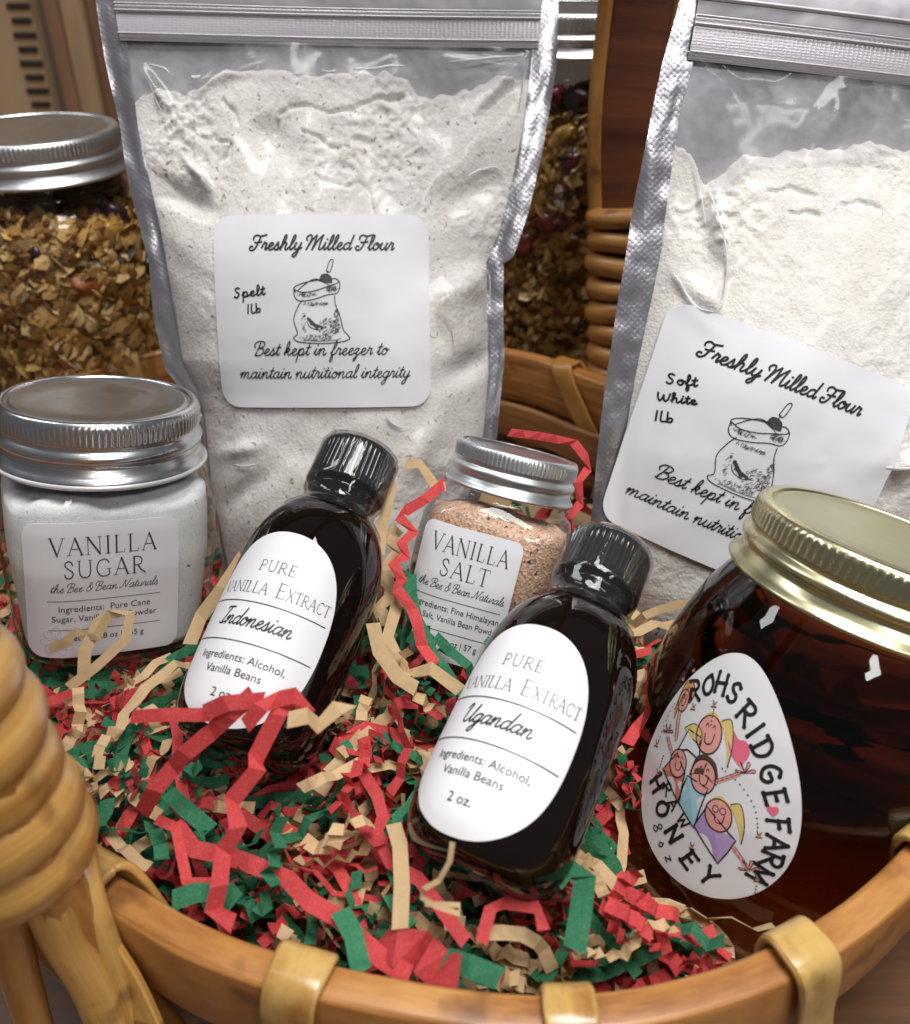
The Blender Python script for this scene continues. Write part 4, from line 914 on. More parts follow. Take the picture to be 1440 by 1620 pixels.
for nm, a, zf, s, mt in (('golden_raisin', -.02, .775, (.010, .006, .006), 'raisin'), ('almond', -.35, .69, (.009, .006, .0045), 'almond'), ('dried_berry', .10, .73, (.009, .006, .006), 'berry'), ('dried_berry', -.1, .60, (.014, .008, .007), 'berry'), ('dried_berry', -.35, .55, (.010, .008, .007), 'berry'), ('dried_berry', .12, .56, (.008, .007, .006), 'berry'), ('oat_cluster', .12, .64, (.005, .005, .004), 'oat_pale'), ('dried_berry', -.25, .84, (.012, .007, .006), 'berry'), ('dried_berry', .15, .84, (.010, .007, .006), 'cherry'), ('almond_sliver', .05, .70, (.012, .0016, .0014), 'oat_pale')):
    lump(g2, nm, onjar(gp2, a, Hg2*zf), s, mt, rn, zf*10)

# ------------------------------------------------------------------ flour bags
def smooth(a, b, x): t = np.clip((x-a)/(b-a), 0, 1); return t*t*(3-2*t)
class Bag:
    def __init__(s, name, O, Xp, Up, label, outer_l, outer_r, inner_l, inner_r, zy, ftop, creases, fl, Hm, mats, seed, cracks=()):
        Y = (Up-O).normalized(); X = (Xp-O).normalized(); Nn = X.cross(Y).normalized(); X = Y.cross(Nn)
        if Nn.dot(CAM-O) < 0: Nn = -Nn
        s.O, s.X, s.Y, s.N = O, X, Y, Nn; s.Hm = Hm; s.cr = []; s.seed = seed
        m = Matrix(((X.x, Y.x, Nn.x, O.x), (X.y, Y.y, Nn.y, O.y), (X.z, Y.z, Nn.z, O.z), (0, 0, 0, 1)))
        s.e = empty(name, m, label, 'bag', 'bags of freshly milled flour')
        cv = lambda pts: sorted([s.pl(*p)[::-1] for p in pts])
        s.OL, s.OR, s.IL, s.IR = [np.array(cv(p)) for p in (outer_l, outer_r, inner_l, inner_r)]
        s.zy = [s.pl(*p)[1] for p in zy]     # zipper bottom, zipper top, header top
        s.ft = np.array(sorted(s.pl(*p, Hm*.35) for p in ftop))
        for (a, b_, amp, wd) in creases: s.cr.append((Vector(s.pl(*a, Hm*.6)), Vector(s.pl(*b_, Hm*.6)), amp, wd))
        s.cracks = []
        for ln in cracks:
            q = [Vector(s.pl(*p, Hm*.5)) for p in ln]; s.cracks += [(a, b_, .00055+.0004*(i_ % 2)) for i_, (a, b_) in enumerate(zip(q, q[1:]))]
        s.y0 = 0.0; s.ytop = s.zy[2]; s.build(fl, mats)
    def pl(s, px, py, zo=0.0):
        r = ray(px, py); t = ((s.O+s.N*zo)-CAM).dot(s.N)/r.dot(s.N); q = CAM+r*t-s.O; return (q.dot(s.X), q.dot(s.Y))
    def ed(s, A, y): return float(np.interp(y, A[:, 0], A[:, 1]))
    def h(s, x, y):
        l, r = s.ed(s.IL, y), s.ed(s.IR, y); q = (x-l)/(r-l)
        if q <= 0 or q >= 1: return 0.0
        pf = (1-abs(2*q-1)**3.0)**.9; t = float(smooth(s.zy[0], s.zy[0]-.11, y)) if False else float(np.clip((s.zy[0]-y)/.12, 0, 1)); t = t*t*(3-2*t)
        H = s.Hm*(0.10+0.90*t)*float(np.clip((y+.012)/.03, 0.2, 1))
        top = float(np.clip((s.zy[0]-y)/.012, 0, 1))
        z = H*pf*(0.25+0.75*top)
        ed_ = min(q, 1-q); ef = max(0, 1-ed_/.22)
        z += ef*min(1, ed_/.03)*.0016*math.sin(y*150+6*mn.noise(Vector((y*25, s.seed, q*3))))*pf
        z += .0032*mn.noise(Vector((x*22, y*22, s.seed)))*pf+.0009*mn.noise(Vector((x*90, y*90, s.seed+4)))*pf
        p = Vector((x, y))
        for a, b_, amp, wd in s.cr:
            ab = b_-a; k = max(0, min(1, (p-a).dot(ab)/ab.length_squared)); d = (p-(a+ab*k)).length
            if d < wd*3.5: z += 1.35*amp*math.exp(-(d/wd)**2)*math.sin(math.pi*min(1, max(0.12, k*.8+.12)))
        return max(z, 0.0004)
    def build(s, fl, mats):
        e = s.e; fmat, filmmat = mats
        # film front
        ny, nx = 300, 220; V, F = [], []; hz = []
        ys = [s.y0+(s.zy[0]-s.y0)*j/(ny-1) for j in range(ny)]
        for y in ys:
            l, r = s.ed(s.IL, y), s.ed(s.IR, y)
            for i in range(nx):
                x = l+(r-l)*i/(nx-1); V.append((x, y, s.h(x, y)+.0006))
        F = grid_faces(nx, ny)
        film = mesh_obj('clear_front', V, F, M['film'], e)
        film.data.materials.append(M['film_hazy'])
        fm_ = []
        for f in F:
            c = V[f[0]]; top = float(np.interp(c[0], s.ft[:, 0], s.ft[:, 1])); fm_.append(1 if c[1] > top-.002 else 0)
        film.data.polygons.foreach_set('material_index', fm_)
        # flour
        V = []
        for j in range(ny+6):
            for i in range(nx+40):
                q = i/(nx+39)
                y = s.y0+.002+(s.zy[0]-.002-s.y0)*j/(ny+5); l, r = s.ed(s.IL, y)+.0008, s.ed(s.IR, y)-.0008; x = l+(r-l)*q
                top = float(np.interp(x, s.ft[:, 0], s.ft[:, 1]))+.0035*mn.noise(Vector((x*60, s.seed, 1)))+.0022*mn.noise(Vector((x*230, s.seed, 5)))
                z = s.h(x, y)-.0004
                p = Vector((x, y, s.seed))
                cr = abs(mn.noise(p*75+Vector((0, 0, 3)))); up = float(np.clip(1-(top-y)/.075, .12, 1))
                cr2 = abs(mn.noise(Vector((x*22+s.seed, y*60, 2))))
                pw = Vector((x+.0022*mn.noise(p*150), y+.0022*mn.noise(p*150+Vector((7, 7, 7))))); dc = 0.0
                for a, b_, wd in s.cracks:
                    ab = b_-a; k = max(0, min(1, (pw-a).dot(ab)/ab.length_squared)); dc = max(dc, math.exp(-((pw-(a+ab*k)).length/wd)**2))
                crumb = max(0, mn.noise(p*24)+.15)
                z -= fl*(dc*.0017 + (.35+.65*up)*(.0050*abs(mn.noise(p*190))*crumb+.0034*abs(mn.noise(p*430))*crumb+.0005*abs(mn.noise(p*420))))
                if y > top:
                    z -= (y-top)*2.2
                V.append((x, y, max(z, -.0002) if y <= top else max(z, -.030)))
        mesh_obj('flour', V, grid_faces(nx+40, ny+6), fmat, e)
        # foil back, slightly swollen
        V = []; ny2 = 60; nx2 = 40
        for j in range(ny2):
            y = s.y0+(s.ytop-s.y0)*j/(ny2-1); l, r = s.ed(s.OL, y)+.0005, s.ed(s.OR, y)-.0005
            for i in range(nx2):
                q = i/(nx2-1); t = float(np.clip((s.zy[0]-y)/.12, 0, 1)); V.append((l+(r-l)*q, y, -.0012-.020*t*max(0, 1-abs(2*q-1)**2.5)))
        mesh_obj('foil_back', V, grid_faces(nx2, ny2), M['foil_inner'], e)
        # sealed side edges
        for A, B_, sg in ((s.OL, s.IL, 1), (s.OR, s.IR, -1)):
            V = []
            for j in range(160):
                y = s.y0+(s.ytop-s.y0)*j/159; a, b_ = s.ed(A, y), s.ed(B_, y)+sg*.0012
                for i in range(7):
                    q = i/6; V.append((a+(b_-a)*q, y, .0007+.0012*mn.noise(Vector((q*1.5, y*40, s.seed)))*(1-q)*1.6+.0004*mn.noise(Vector((q*3, y*150, s.seed)))))
            fc = grid_faces(7, 160)
            mesh_obj('side_seal', V, fc if sg > 0 else [f[::-1] for f in fc], M['foil'], e)
        # zipper: a band with proud strips
        def band(name, ya, yb, z, mt, sag=0.0):
            V = []
            for j in range(5):
                for i in range(60):
                    q = i/59; y = ya+(yb-ya)*j/4; l, r = s.ed(s.IL, y)-.001, s.ed(s.IR, y)+.001
                    V.append((l+(r-l)*q, y+sag*math.sin(q*3.14), z+(.0007 if 0 < j < 4 else 0)+.0008*math.sin(q*5+s.seed)))
            return mesh_obj(name, V, grid_faces(60, 5), mt, e)
        ya, yb = s.zy[0], s.zy[1]; dy = yb-ya
        band('zip_band', ya-.0005, yb, .0010, M['zip'])
        for k in (0.10, 0.72, 0.90): band('zip_ridge', ya+dy*k, ya+dy*(k+.07), .0022, M['foil_plain'])
        band('header', yb, s.ytop, .0012, M['foil_plain'])
        band('zip_ridge', yb+.004, yb+.0055, .0022, M['foil_plain'])
    def mapper(s, cx, cy, rot, sk=0.0):
        ca, sa = math.cos(rot), math.sin(rot)
        def f(u, v, off):
            u = u+v*sk; x = cx+u*ca-v*sa; y = cy+u*sa+v*ca; z = max((s.h(x, y)+s.h(x+.008, y)+s.h(x-.008, y)+s.h(x, y+.008)+s.h(x, y-.008))/5, s.h(x, y)-.0006)
            return Vector((x, y, z+off))
        return f
def sack(ik, x, y, s, mirror=1):
    """line drawing of a rolled-top flour sack with a scoop"""
    T = lambda pts: [(x+a*s*1.22, y+b*s) for a, b in pts]
    lw = .00034
    ik.stroke(T([(-.40, .28), (-.52, .05), (-.62, -.30), (-.54, -.70), (-.64, -.83), (-.50, -.95), (0, -1.0), (.46, -.97), (.72, -.88), (.68, -.75), (.58, -.60), (.50, -.2), (.40, .12), (.38, .38)]), lw)
    ik.stroke(T([(-.40, -.92), (-.3, -.90), (0, -.93), (.4, -.90), (.52, -.84)]), lw*.6)
    ik.stroke(T([(-.56, .50), (-.60, .62), (-.44, .74), (-.1, .84), (.12, .86)]), lw); ik.stroke(T([(-.60, .62), (-.58, .36), (-.44, .24), (-.1, .30), (.2, .42), (.42, .46), (.50, .60), (.50, .80), (.40, .90), (.30, .88)]), lw)
    ik.stroke(T([(-.58, .58), (-.4, .50), (-.1, .54), (.2, .66), (.44, .76), (.48, .84)]), lw); ik.stroke(T([(-.5, .56), (-.3, .76), (-.1, .88), (.08, .84)]), lw); ik.stroke(T([(-.1, .88), (.1, .80), (.26, .70), (.30, .64)]), lw*.7)
    ik.fill(T([(.02, .84), (.08, 1.0), (.20, 1.02), (.30, .94), (.32, .78), (.18, .78)]), 1); ik.stroke(T([(.02, .84), (.08, 1.0), (.20, 1.02), (.30, .94), (.32, .78)]), lw)
    ik.stroke(T([(.20, 1.02), (.23, 1.12)]), lw); ik.stroke(T([(.19, 1.12), (.28, 1.42), (.36, 1.42), (.28, 1.10), (.19, 1.12)]), lw)
    rr = random.Random(4)
    def hatch(cx, cy, rx, ry, n, ln):
        for _ in range(n):
            a = rr.uniform(0, 6.3); q = math.sqrt(rr.random()); px, py = cx+rx*q*math.cos(a), cy+ry*q*math.sin(a); an = rr.uniform(.2, 1.4)
            ik.stroke(T([(px, py), (px+ln*math.cos(an), py+ln*math.sin(an))]), lw*.45, False, 1)
    hatch(.22, -.55, .26, .28, 130, .05); hatch(-.1, -.85, .40, .08, 70, .05); hatch(.40, -.3, .06, .4, 60, .05); hatch(-.1, .14, .30, .05, 50, .06); hatch(-.3, .42, .22, .07, 45, .05); hatch(.3, .58, .14, .09, 60, .05); hatch(-.40, -.4, .06, .3, 25, .05)
    ik.stroke(T([(-.30, -.36), (-.22, -.52), (-.02, -.60), (.14, -.52)]), lw*.8)
    for k in range(6): ik.dot(x+(-.32+.05*k)*s*mirror, y+(-.28-.05*k)*s, .05*s, 1); ik.dot(x+(-.24+.06*k)*s*mirror, y+(-.42-.02*k)*s, .04*s, 1)
def flour_label(bag, c, wd, ht, rot, hand, sk, hr=5, tx=0):
    mp = bag.mapper(*c, rot, sk); lb = label_mesh('label', rrect_out(wd, ht, wd*.09, .0025), mp, M['paper_label'], bag.e, .0013, rings=26, edge=.0006)
    ik = Ink(); k = wd
    sx = .66*k
    ik.glyphs(CUR, 'Freshly Milled Flour', .005*k+tx*k, .315*ht, sx, .0325*k, .0078*k, .32)
    ik.glyphs(CUR, 'Best kept in freezer to', -.01*k+tx*k, -.225*ht, .62*k, .0305*k, .0054*k, .32)
    ik.glyphs(CUR, 'maintain nutritional integrity', -.0*k+tx*k, -.345*ht, .80*k, .0300*k, .0050*k, .32)
    sack(ik, -.01*k+tx*k, .010*ht, .175*ht)
    for (t, x, y, w_, h_) in hand: ik.glyphs({**CUR}, t, x*k, y*ht, w_*k, h_*k, .0072*k, .05, R(hr), 0, .06, .02)
    ik.build('printed_text', mp, [M['ink'], M['ink_soft']], lb, .00150)
    return lb
# spelt bag
O1 = P(545, 1010, .392)
bagL = Bag('flour_bag', O1, O1+Vector((.1, 0.004, 0)), P(528, 0, .345), 'clear front pouch of spelt flour with silver sealed edges and upright square label',
    [(146, -60), (152, 0), (168, 100), (190, 200), (206, 300), (236, 410), (243, 500), (262, 585), (295, 625), (318, 660), (330, 760), (352, 880), (365, 960), (400, 1020)],
    [(886, -60), (884, 0), (880, 110), (862, 220), (838, 330), (812, 408), (797, 416), (796, 480), (798, 570), (786, 690), (765, 770), (735, 860), (700, 940), (680, 1020)],
    [(182, -60), (188, 10), (200, 90), (214, 200), (236, 300), (258, 400), (276, 500), (287, 570), (312, 620), (322, 660), (332, 760), (356, 880), (368, 960), (404, 1020)],
    [(856, -60), (853, 0), (847, 80), (835, 190), (815, 290), (794, 370), (772, 416), (773, 480), (778, 570), (767, 690), (748, 770), (725, 860), (694, 940), (676, 1020)],
    [(520, 70), (520, 12), (520, -45)],
    [(200, 150), (215, 138), (260, 132), (310, 132), (345, 108), (430, 112), (520, 112), (600, 108), (645, 120), (660, 150), (700, 152), (745, 140), (790, 118), (840, 110)],
    [((218, 275), (335, 335), -.0035, .004), ((285, 245), (330, 300), .0022, .002), ((400, 170), (450, 260), -.0035, .008), ((838, 72), (745, 170), .0022, .0025), ((205, 90), (255, 160), .0022, .0022), ((800, 270), (690, 330), -.003, .006), ((300, 120), (420, 75), .0012, .002), ((840, 90), (700, 75), .0012, .002),
     ((780, 420), (700, 480), .003, .006), ((775, 560), (705, 600), -.003, .005), ((690, 660), (640, 760), .002, .005), ((345, 720), (420, 700), .002, .003), ((360, 800), (430, 740), -.0025, .004)],
    1.0, .026, (M['flour'], None), 2.0,
    [[(435, 174), (456, 156), (483, 153), (525, 168), (557, 166), (594, 148), (636, 142)], [(475, 200), (509, 214), (530, 232), (551, 231)], [(499, 272), (509, 285), (557, 293)], [(340, 215), (362, 222), (352, 250)], [(560, 290), (580, 300), (590, 330)], [(430, 185), (432, 200)], [(345, 150), (360, 165), (372, 190)]])
c = bagL.pl(508, 492, .027); a_ = bagL.pl(337, 492, .026); b_ = bagL.pl(682, 492, .026); t_ = bagL.pl(508, 338, .026); d_ = bagL.pl(508, 649, .027)
flour_label(bagL, c, b_[0]-a_[0], t_[1]-d_[1], R(0.8), [('Spelt', -.33, .08, .15, .022), ('1Lb', -.31, -.005, .07, .020)], 0)
# soft white bag
O2 = P(1180, 1110, .372)
up2 = P(1225, 0, .318)-P(1085, 900, .366)
right2 = P(1440, 85, .322)-P(1100, 30, .316)
bagR = Bag('flour_bag', O2, O2+right2, O2+up2, 'clear front pouch of soft white flour behind the honey jar, with a crooked square label',
    [(1085, -70), (1075, 0), (1047, 100), (1022, 220), (1000, 340), (978, 470), (958, 600), (944, 720), (934, 830), (960, 920), (990, 990), (1020, 1050), (1060, 1110)],
    [(1900, -70), (1880, 100), (1840, 300), (1790, 500), (1740, 700), (1690, 900), (1640, 1100)],
    [(1112, -70), (1108, 0), (1090, 100), (1068, 190), (1052, 300), (1040, 400), (1020, 500), (1000, 600), (984, 700), (975, 830), (978, 920), (998, 990), (1026, 1050), (1066, 1110)],
    [(1860, -70), (1840, 100), (1800, 300), (1750, 500), (1700, 700), (1660, 900), (1615, 1100)],
    [(1250, 112), (1250, 40), (1250, -70)],
    [(1060, 225), (1080, 222), (1110, 240), (1135, 300), (1165, 285), (1195, 255), (1240, 250), (1300, 248), (1360, 245), (1440, 235), (1550, 240), (1700, 250), (1850, 260)],
    [((1080, 110), (1145, 300), -.004, .006), ((1145, 290), (1162, 420), .0022, .0030), ((1162, 400), (1120, 500), .0016, .003), ((1085, 430), (1150, 500), .0014, .003), ((1110, 250), (1140, 440), -.0016, .006), ((1072, 190), (1060, 320), .002, .003), ((1105, 60), (1200, 140), .0015, .003), ((1370, 130), (1310, 220), .0025, .004), ((1420, 710), (1380, 740), .003, .004)],
    .8, .028, (M['flour2'], None), 7.0,
    [[(1262, 330), (1280, 334), (1300, 346)], [(1230, 300), (1262, 296), (1300, 306)], [(1340, 320), (1370, 316), (1400, 330)], [(1100, 290), (1120, 300)]])
tl = bagR.pl(1078, 468, .026); tr = bagR.pl(1444, 612, .028); bl = bagR.pl(962, 808, .028)
ux = Vector(tr)-Vector(tl); uy = Vector(tl)-Vector(bl); rot2 = math.atan2(ux.y, ux.x)
uy = uy*1.10; cc = (Vector(tl)+Vector(tr))/2-Vector((-math.sin(rot2), math.cos(rot2)))*uy.length/2+ux.normalized()*.006
print('label R size', ux.length, uy.length, 'rot', math.degrees(rot2), 'L', b_[0]-a_[0], t_[1]-d_[1])
flour_label(bagR, tuple(cc), ux.length, uy.length, rot2, [('Soft', -.37, .18, .11, .020), ('White', -.365, .105, .14, .018), ('1Lb', -.385, .01, .07, .020)], -.09, 16, -.03)

# sharp creases of the pouch plastic, their glints put in as thin pale ridges
def crease_glint_mat():
    m, nt, b = new_mat('pale_crease_glint')
    b.inputs['Base Color'].default_value = (.86, .87, .90, 1); b.inputs['Roughness'].default_value = .12; b.inputs['Alpha'].default_value = .62
    b.inputs['Specular IOR Level'].default_value = .9; b.inputs['Coat Weight'].default_value = .6; return m
M['fold'] = crease_glint_mat()
def crease(bag, pts, r):
    q = []
    for px, py in pts:
        x, y = bag.pl(px, py, bag.Hm*.8); q.append(Vector((x, y, bag.h(x, y)+.0008)))
    q = fine(q, 8); q = [Vector((p.x, p.y, bag.h(p.x, p.y)+.0008)) for p in q]
    v, f, uv = sweep(q, auto_frames(q, Vector((0, 0, 1))), [(r*.7*math.cos(a), r*math.sin(a)) for a in [k*math.pi/3 for k in range(6)]], scale=lambda t: .12+.88*math.sin(math.pi*min(1, max(0, t)))**.7)
    mesh_obj('film_crease_glint', v, f, M['fold'], bag.e)
for pts, r in (([(1150, 285), (1158, 340), (1166, 400), (1164, 440), (1153, 480), (1136, 496)], .0005), ([(1086, 428), (1096, 444), (1106, 468), (1120, 488), (1140, 494)], .0006), ([(1365, 733), (1400, 733), (1440, 727)], .0006), ([(1070, 190), (1080, 205), (1078, 222)], .0003), ([(1110, 52), (1140, 58), (1172, 62)], .0004), ([(1128, 240), (1138, 290), (1142, 350)], .0003)):
    crease(bagR, pts, r)
for pts, r in (([(284, 250), (304, 266), (329, 289)], .0006), ([(268, 253), (276, 249), (284, 251)], .0004), ([(282, 97), (291, 101), (299, 97)], .0009), ([(500, 88), (514, 92), (524, 88)], .0004), ([(552, 86), (590, 85), (612, 81), (640, 80)], .0006), ([(712, 74), (760, 70), (800, 64), (838, 62)], .0005), ([(742, 268), (765, 256), (790, 251), (806, 262)], .0005), ([(838, 75), (838, 110), (832, 150)], .0004), ([(210, 75), (235, 82), (246, 92)], .0004), ([(612, 655), (622, 668), (640, 676)], .0006), ([(366, 736), (385, 738), (404, 734)], .0005), ([(215, 110), (225, 140), (236, 160)], .0003), ([(702, 500), (716, 520), (720, 550)], .0003), ([(768, 420), (780, 430), (782, 470)], .0004)):
    crease(bagL, pts, r)

# ------------------------------------------------------------------ crinkled paper filling
caps = [(B1, T1, r1*1.0), (B2, T2, r2*1.0), (Bs, Ts, .0330), (Bl, Tl, .0250), (Bh, Th, rh*.97)]
LABC = P(1120, 1240, .250); SUGC = P(150, 945, .292)
def in_things(p, m=0.0):
    for B, T, r in caps:
        ab = T-B; k = (p-B).dot(ab)/ab.length_squared
        if -0.02 < k < 1.1:
            if k < 0: k = 0
            if (p-(B+ab*k)).length < r+m: return True
    if (p-LABC).length < .032+m and p.y < LABC.y: return True
    if (p-SUGC).length < .026: return True
    if p.y > .2:
        for bg in (bagL, bagR):
            q = p-bg.O; x, y, z = q.dot(bg.X), q.dot(bg.Y), q.dot(bg.N)
            if -.005 < y < .3 and z < .03+m and z > -.03:
                if bg.ed(bg.OL, y) < x < bg.ed(bg.OR, y) and z < bg.h(x, y)+.001+m: return True
    return False
mounds = [(P(1260, 1520, .24), -.010, .026), (P(640, 860, .300), .026, .016), (P(628, 960, .29), .016, .016), (P(1015, 1130, .30), .012, .016), (P(40, 1100, .30), .004, .03), (P(640, 1130, .27), .006, .02), (P(300, 1060, .3), .008, .02)]
def zf(x, y):
    z = .1385-.018*float(smooth(.17, .28, y))
    for c, a, sg in mounds: z += a*math.exp(-((x-c.x)**2+(y-c.y)**2)/(2*sg*sg))
    return z+.004*mn.noise(Vector((x*35, y*35, 0)))
def in_rim(p, m=.008):
    t, k = _tt(p); return k < _kc(t)-m/.17
rs = random.Random(21)
def crinkle(p0, head, up, n, sl, w_, fold, curl, rnd):
    """accordion-folded ribbon: returns verts, faces"""
    T = head.normalized(); U = (up-T*up.dot(T)).normalized(); W = T.cross(U); V = []; p = p0.copy(); sg = 1
    c0 = rnd.uniform(-curl, curl)
    T = Matrix.Rotation(-fold/2, 3, W) @ T
    for i in range(n+1):
        sk = T*(rnd.uniform(-.12, .12)*w_)
        V += [p+W*(w_/2)+sk, p-W*(w_/2)-sk]
        p = p+T*(sl*rnd.uniform(.75, 1.3))
        a = sg*fold*rnd.uniform(.5, 1.3)+rnd.gauss(0, .16); sg = -sg
        T = Matrix.Rotation(a, 3, W) @ T
        tw = Matrix.Rotation(rnd.gauss(c0*.5, .10), 3, T); W = tw @ W
        yw = Matrix.Rotation(c0+rnd.gauss(0, .10), 3, T.cross(W)); T = yw @ T; W = (yw @ W); W = (W-T*W.dot(T)).normalized()
    return V, [(2*i, 2*i+1, 2*i+3, 2*i+2) for i in range(n)]
def pick_col(rnd): return rnd.choices(['red', 'green', 'kraft'], [.36, .33, .31])[0]
def rand_strip(rnd, zlo, zhi, small=1.0, xr=(-.24, .22), yr=(.10, .33)):
    for _ in range(60):
        x, y = rnd.uniform(*xr), rnd.uniform(*yr)
        z = zf(x, y)+rnd.uniform(zlo, zhi); p = Vector((x, y, z))
        a = rnd.uniform(0, 2*math.pi); e = rnd.gauss(0, .22); hd = Vector((math.cos(a)*math.cos(e), math.sin(a)*math.cos(e), math.sin(e)))
        up = Vector((rnd.gauss(0, .45), rnd.gauss(0, .45), 1))
        tight = rnd.random()
        fold = R(rnd.uniform(85, 125)) if tight < .35 else R(rnd.uniform(28, 70)); sl = rnd.uniform(.0026, .0042) if tight < .35 else rnd.uniform(.0042, .0078)
        n = rnd.randint(9, 20) if tight < .35 else rnd.randint(6, 17)
        V, F = crinkle(p, hd, up, int(n*small)+1, sl, rnd.uniform(.0029, .0041), fold, .26, rnd)
        mid = sum(V, Vector((0, 0, 0)))/len(V)
        if all(in_rim(q) and not in_things(q, .0004) and zf(q.x, q.y)+zlo-.008 < q.z < zf(q.x, q.y)+zhi+.010 for q in V): return V, F, mid, ('tightly pleated' if tight < .35 else ('nearly flat' if fold < R(42) else 'loosely kinked'))
    return None
SL = {'red': 'red crinkled paper strip lying in the basket filling', 'green': 'green crinkled paper strip lying in the basket filling', 'kraft': 'kraft brown crinkled paper strip lying in the basket filling'}
def shred(V, F, col, label=None, group=True):
    c = sum(V, Vector((0, 0, 0)))/len(V)
    o = mesh_obj('paper_strip', [v-c for v in V], F, PAPER[col], None, False); o.location = c
    return tag(o, label or SL[col], 'paper strip', (col+' crinkled paper strips') if group else None)
for col, zlo, zhi, num in (('red', -.030, -.003, 950), ('green', -.030, -.003, 950), ('kraft', -.030, -.003, 800)):
    VV, FF = [], []
    for _ in range(num):
        q = rand_strip(rs, zlo, zhi)
        if q: b0 = len(VV); VV += q[0]; FF += [tuple(i+b0 for i in f) for f in q[1]]
    o = mesh_obj(col+'_paper_shreds', VV, FF, PAPER[col], None, False)
    tag(o, 'mass of fine %s crinkled paper shreds packed under the loose strips' % col, 'paper shreds', kind='stuff')
bv, bf = [], []
for j in range(40):
    for i in range(100):
        t = 2*math.pi*i/100; p = E3(t, -.012, 0, (j+.5)/40); bv.append((p.x, p.y, zf(p.x, p.y)-.034))
bf = grid_faces(100, 40, True)
o = mesh_obj('packed_paper_bed', bv, bf, PAPER['kraft']); tag(o, 'packed kraft paper bed underneath all the loose shreds', 'paper shreds', kind='stuff')
# loose strips one can pick out, laid where they are seen
def ribbon(pts, col, w_, label, zig=.0014, step=.0072, skew=.35, face=None, thick=None):
    """pts: list of (px, py, depth)"""
    Q = [P(*p) for p in pts]; out = [Q[0]]
    if step:
        out = []
        for a, b in zip(Q, Q[1:]):
            k = max(1, round((b-a).length/step)); out += [a.lerp(b, i/k) for i in range(k)]
        out.append(Q[-1])
    V = []; n = len(out); prev = None; w_ *= .86
    for i, p in enumerate(out):
        T = (out[min(i+1, n-1)]-out[max(i-1, 0)]).normalized(); nr = (face if face else (CAM-p)).normalized()
        nr = (nr-T*nr.dot(T)).normalized(); W = T.cross(nr)
        if prev and W.dot(prev) < 0: W = -W
        prev = W
        s_ = 1 if i % 2 else -1; c = p+nr*(zig*s_); d = (W+T*(skew*s_)).normalized()
        V += [c+d*(w_/2), c-d*(w_/2)]
    return shred(V, [(2*i, 2*i+1, 2*i+3, 2*i+2) for i in range(n-1)], col, label, False)
bd = lambda py, z=.142: ((z-CAM_Z)/ray(720, py).z)
def onz(pts, z0, z1):
    n = len(pts)-1; return [(x, y, bd(y, z0+(z1-z0)*i/n)) for i, (x, y) in enumerate(pts)]
def lerpd(pts, d0, d1): n = len(pts)-1; return [(x, y, d0+(d1-d0)*i/n) for i, (x, y) in enumerate(pts)]
ribbon(lerpd([(398, 1100), (331, 1161), (295, 1190), (246, 1247), (222, 1292)], .222, .236), 'red', .0052, 'long stepped red paper strip running down from the Indonesian label', .0011, .009, .25)
ribbon(lerpd([(462, 1100), (440, 1130), (404, 1201), (408, 1216), (366, 1268), (378, 1308), (353, 1348), (347, 1400), (338, 1440), (371, 1462)], .222, .212), 'red', .0050, 'longest zigzag red paper strip, dropping from the Indonesian label to the rim', .0012, .009, .3)
ribbon(lerpd([(205, 1134), (261, 1131), (337, 1131), (378, 1122)], .236, .226), 'red', .0042, 'flat red paper strip lying crosswise over the Indonesian bottle base', .0006, .02)
ribbon(lerpd([(318, 1130), (360, 1112), (414, 1108)], .224, .221), 'red', .0050, 'short broad red paper strip tucked under the Indonesian label', .0010, .01)
ribbon(lerpd([(386, 1150), (414, 1118), (440, 1106), (466, 1100), (488, 1130)], .219, .220), 'red', .0046, 'bent red paper strip arching over the foot of the Indonesian label', .0012, .008)
ribbon(onz([(246, 1295), (279, 1311), (295, 1393), (347, 1398)], .145, .147), 'red', .0034, 'thin red paper strip bent in a square corner near the left rim', .0004, .03, .1)
ribbon(onz([(275, 1300), (310, 1345), (352, 1352), (395, 1366), (454, 1390), (490, 1427), (539, 1454), (579, 1494), (606, 1518), (650, 1545)], .146, .146), 'red', .0052, 'very long smooth red paper strip winding across towards the front rim', .0007, .010, .15)
ribbon(onz([(600, 1478), (630, 1500), (660, 1500), (690, 1530), (730, 1545)], .146, .149), 'red', .0100, 'wide accordion pleated red paper bundle at the front rim', .0018, .0045, .2)
ribbon(onz([(563, 1205), (597, 1259), (606, 1290), (597, 1320), (618, 1365), (664, 1392), (700, 1440), (738, 1492)], .148, .146), 'red', .0040, 'curved red paper strip ending beside the Ugandan bottle base', .0006, .010, .2)
ribbon(onz([(540, 1175), (580, 1150), (628, 1160), (640, 1200)], .148, .147), 'red', .0042, 'arched red paper strip left of the Ugandan label', .0008, .010, .2)
ribbon(onz([(762, 1490), (775, 1440), (800, 1428), (850, 1436), (860, 1470)], .149, .149), 'red', .0036, 'arched red paper strip beneath the Ugandan bottle base', .0005, .012, .2)
ribbon(onz([(622, 1302), (633, 1337), (636, 1400), (633, 1471)], .154, .150), 'kraft', .0046, 'straight upright kraft paper strip left of the Ugandan bottle base', .0004, .012, .15)
ribbon(lerpd([(716, 1333), (712, 1362), (694, 1394), (671, 1406), (668, 1420), (690, 1434), (729, 1446), (727, 1432), (672, 1430)], .196, .204), 'kraft', .0014, 'thin twisted kraft thread curling before the Ugandan bottle base', .0002, .02, .1)
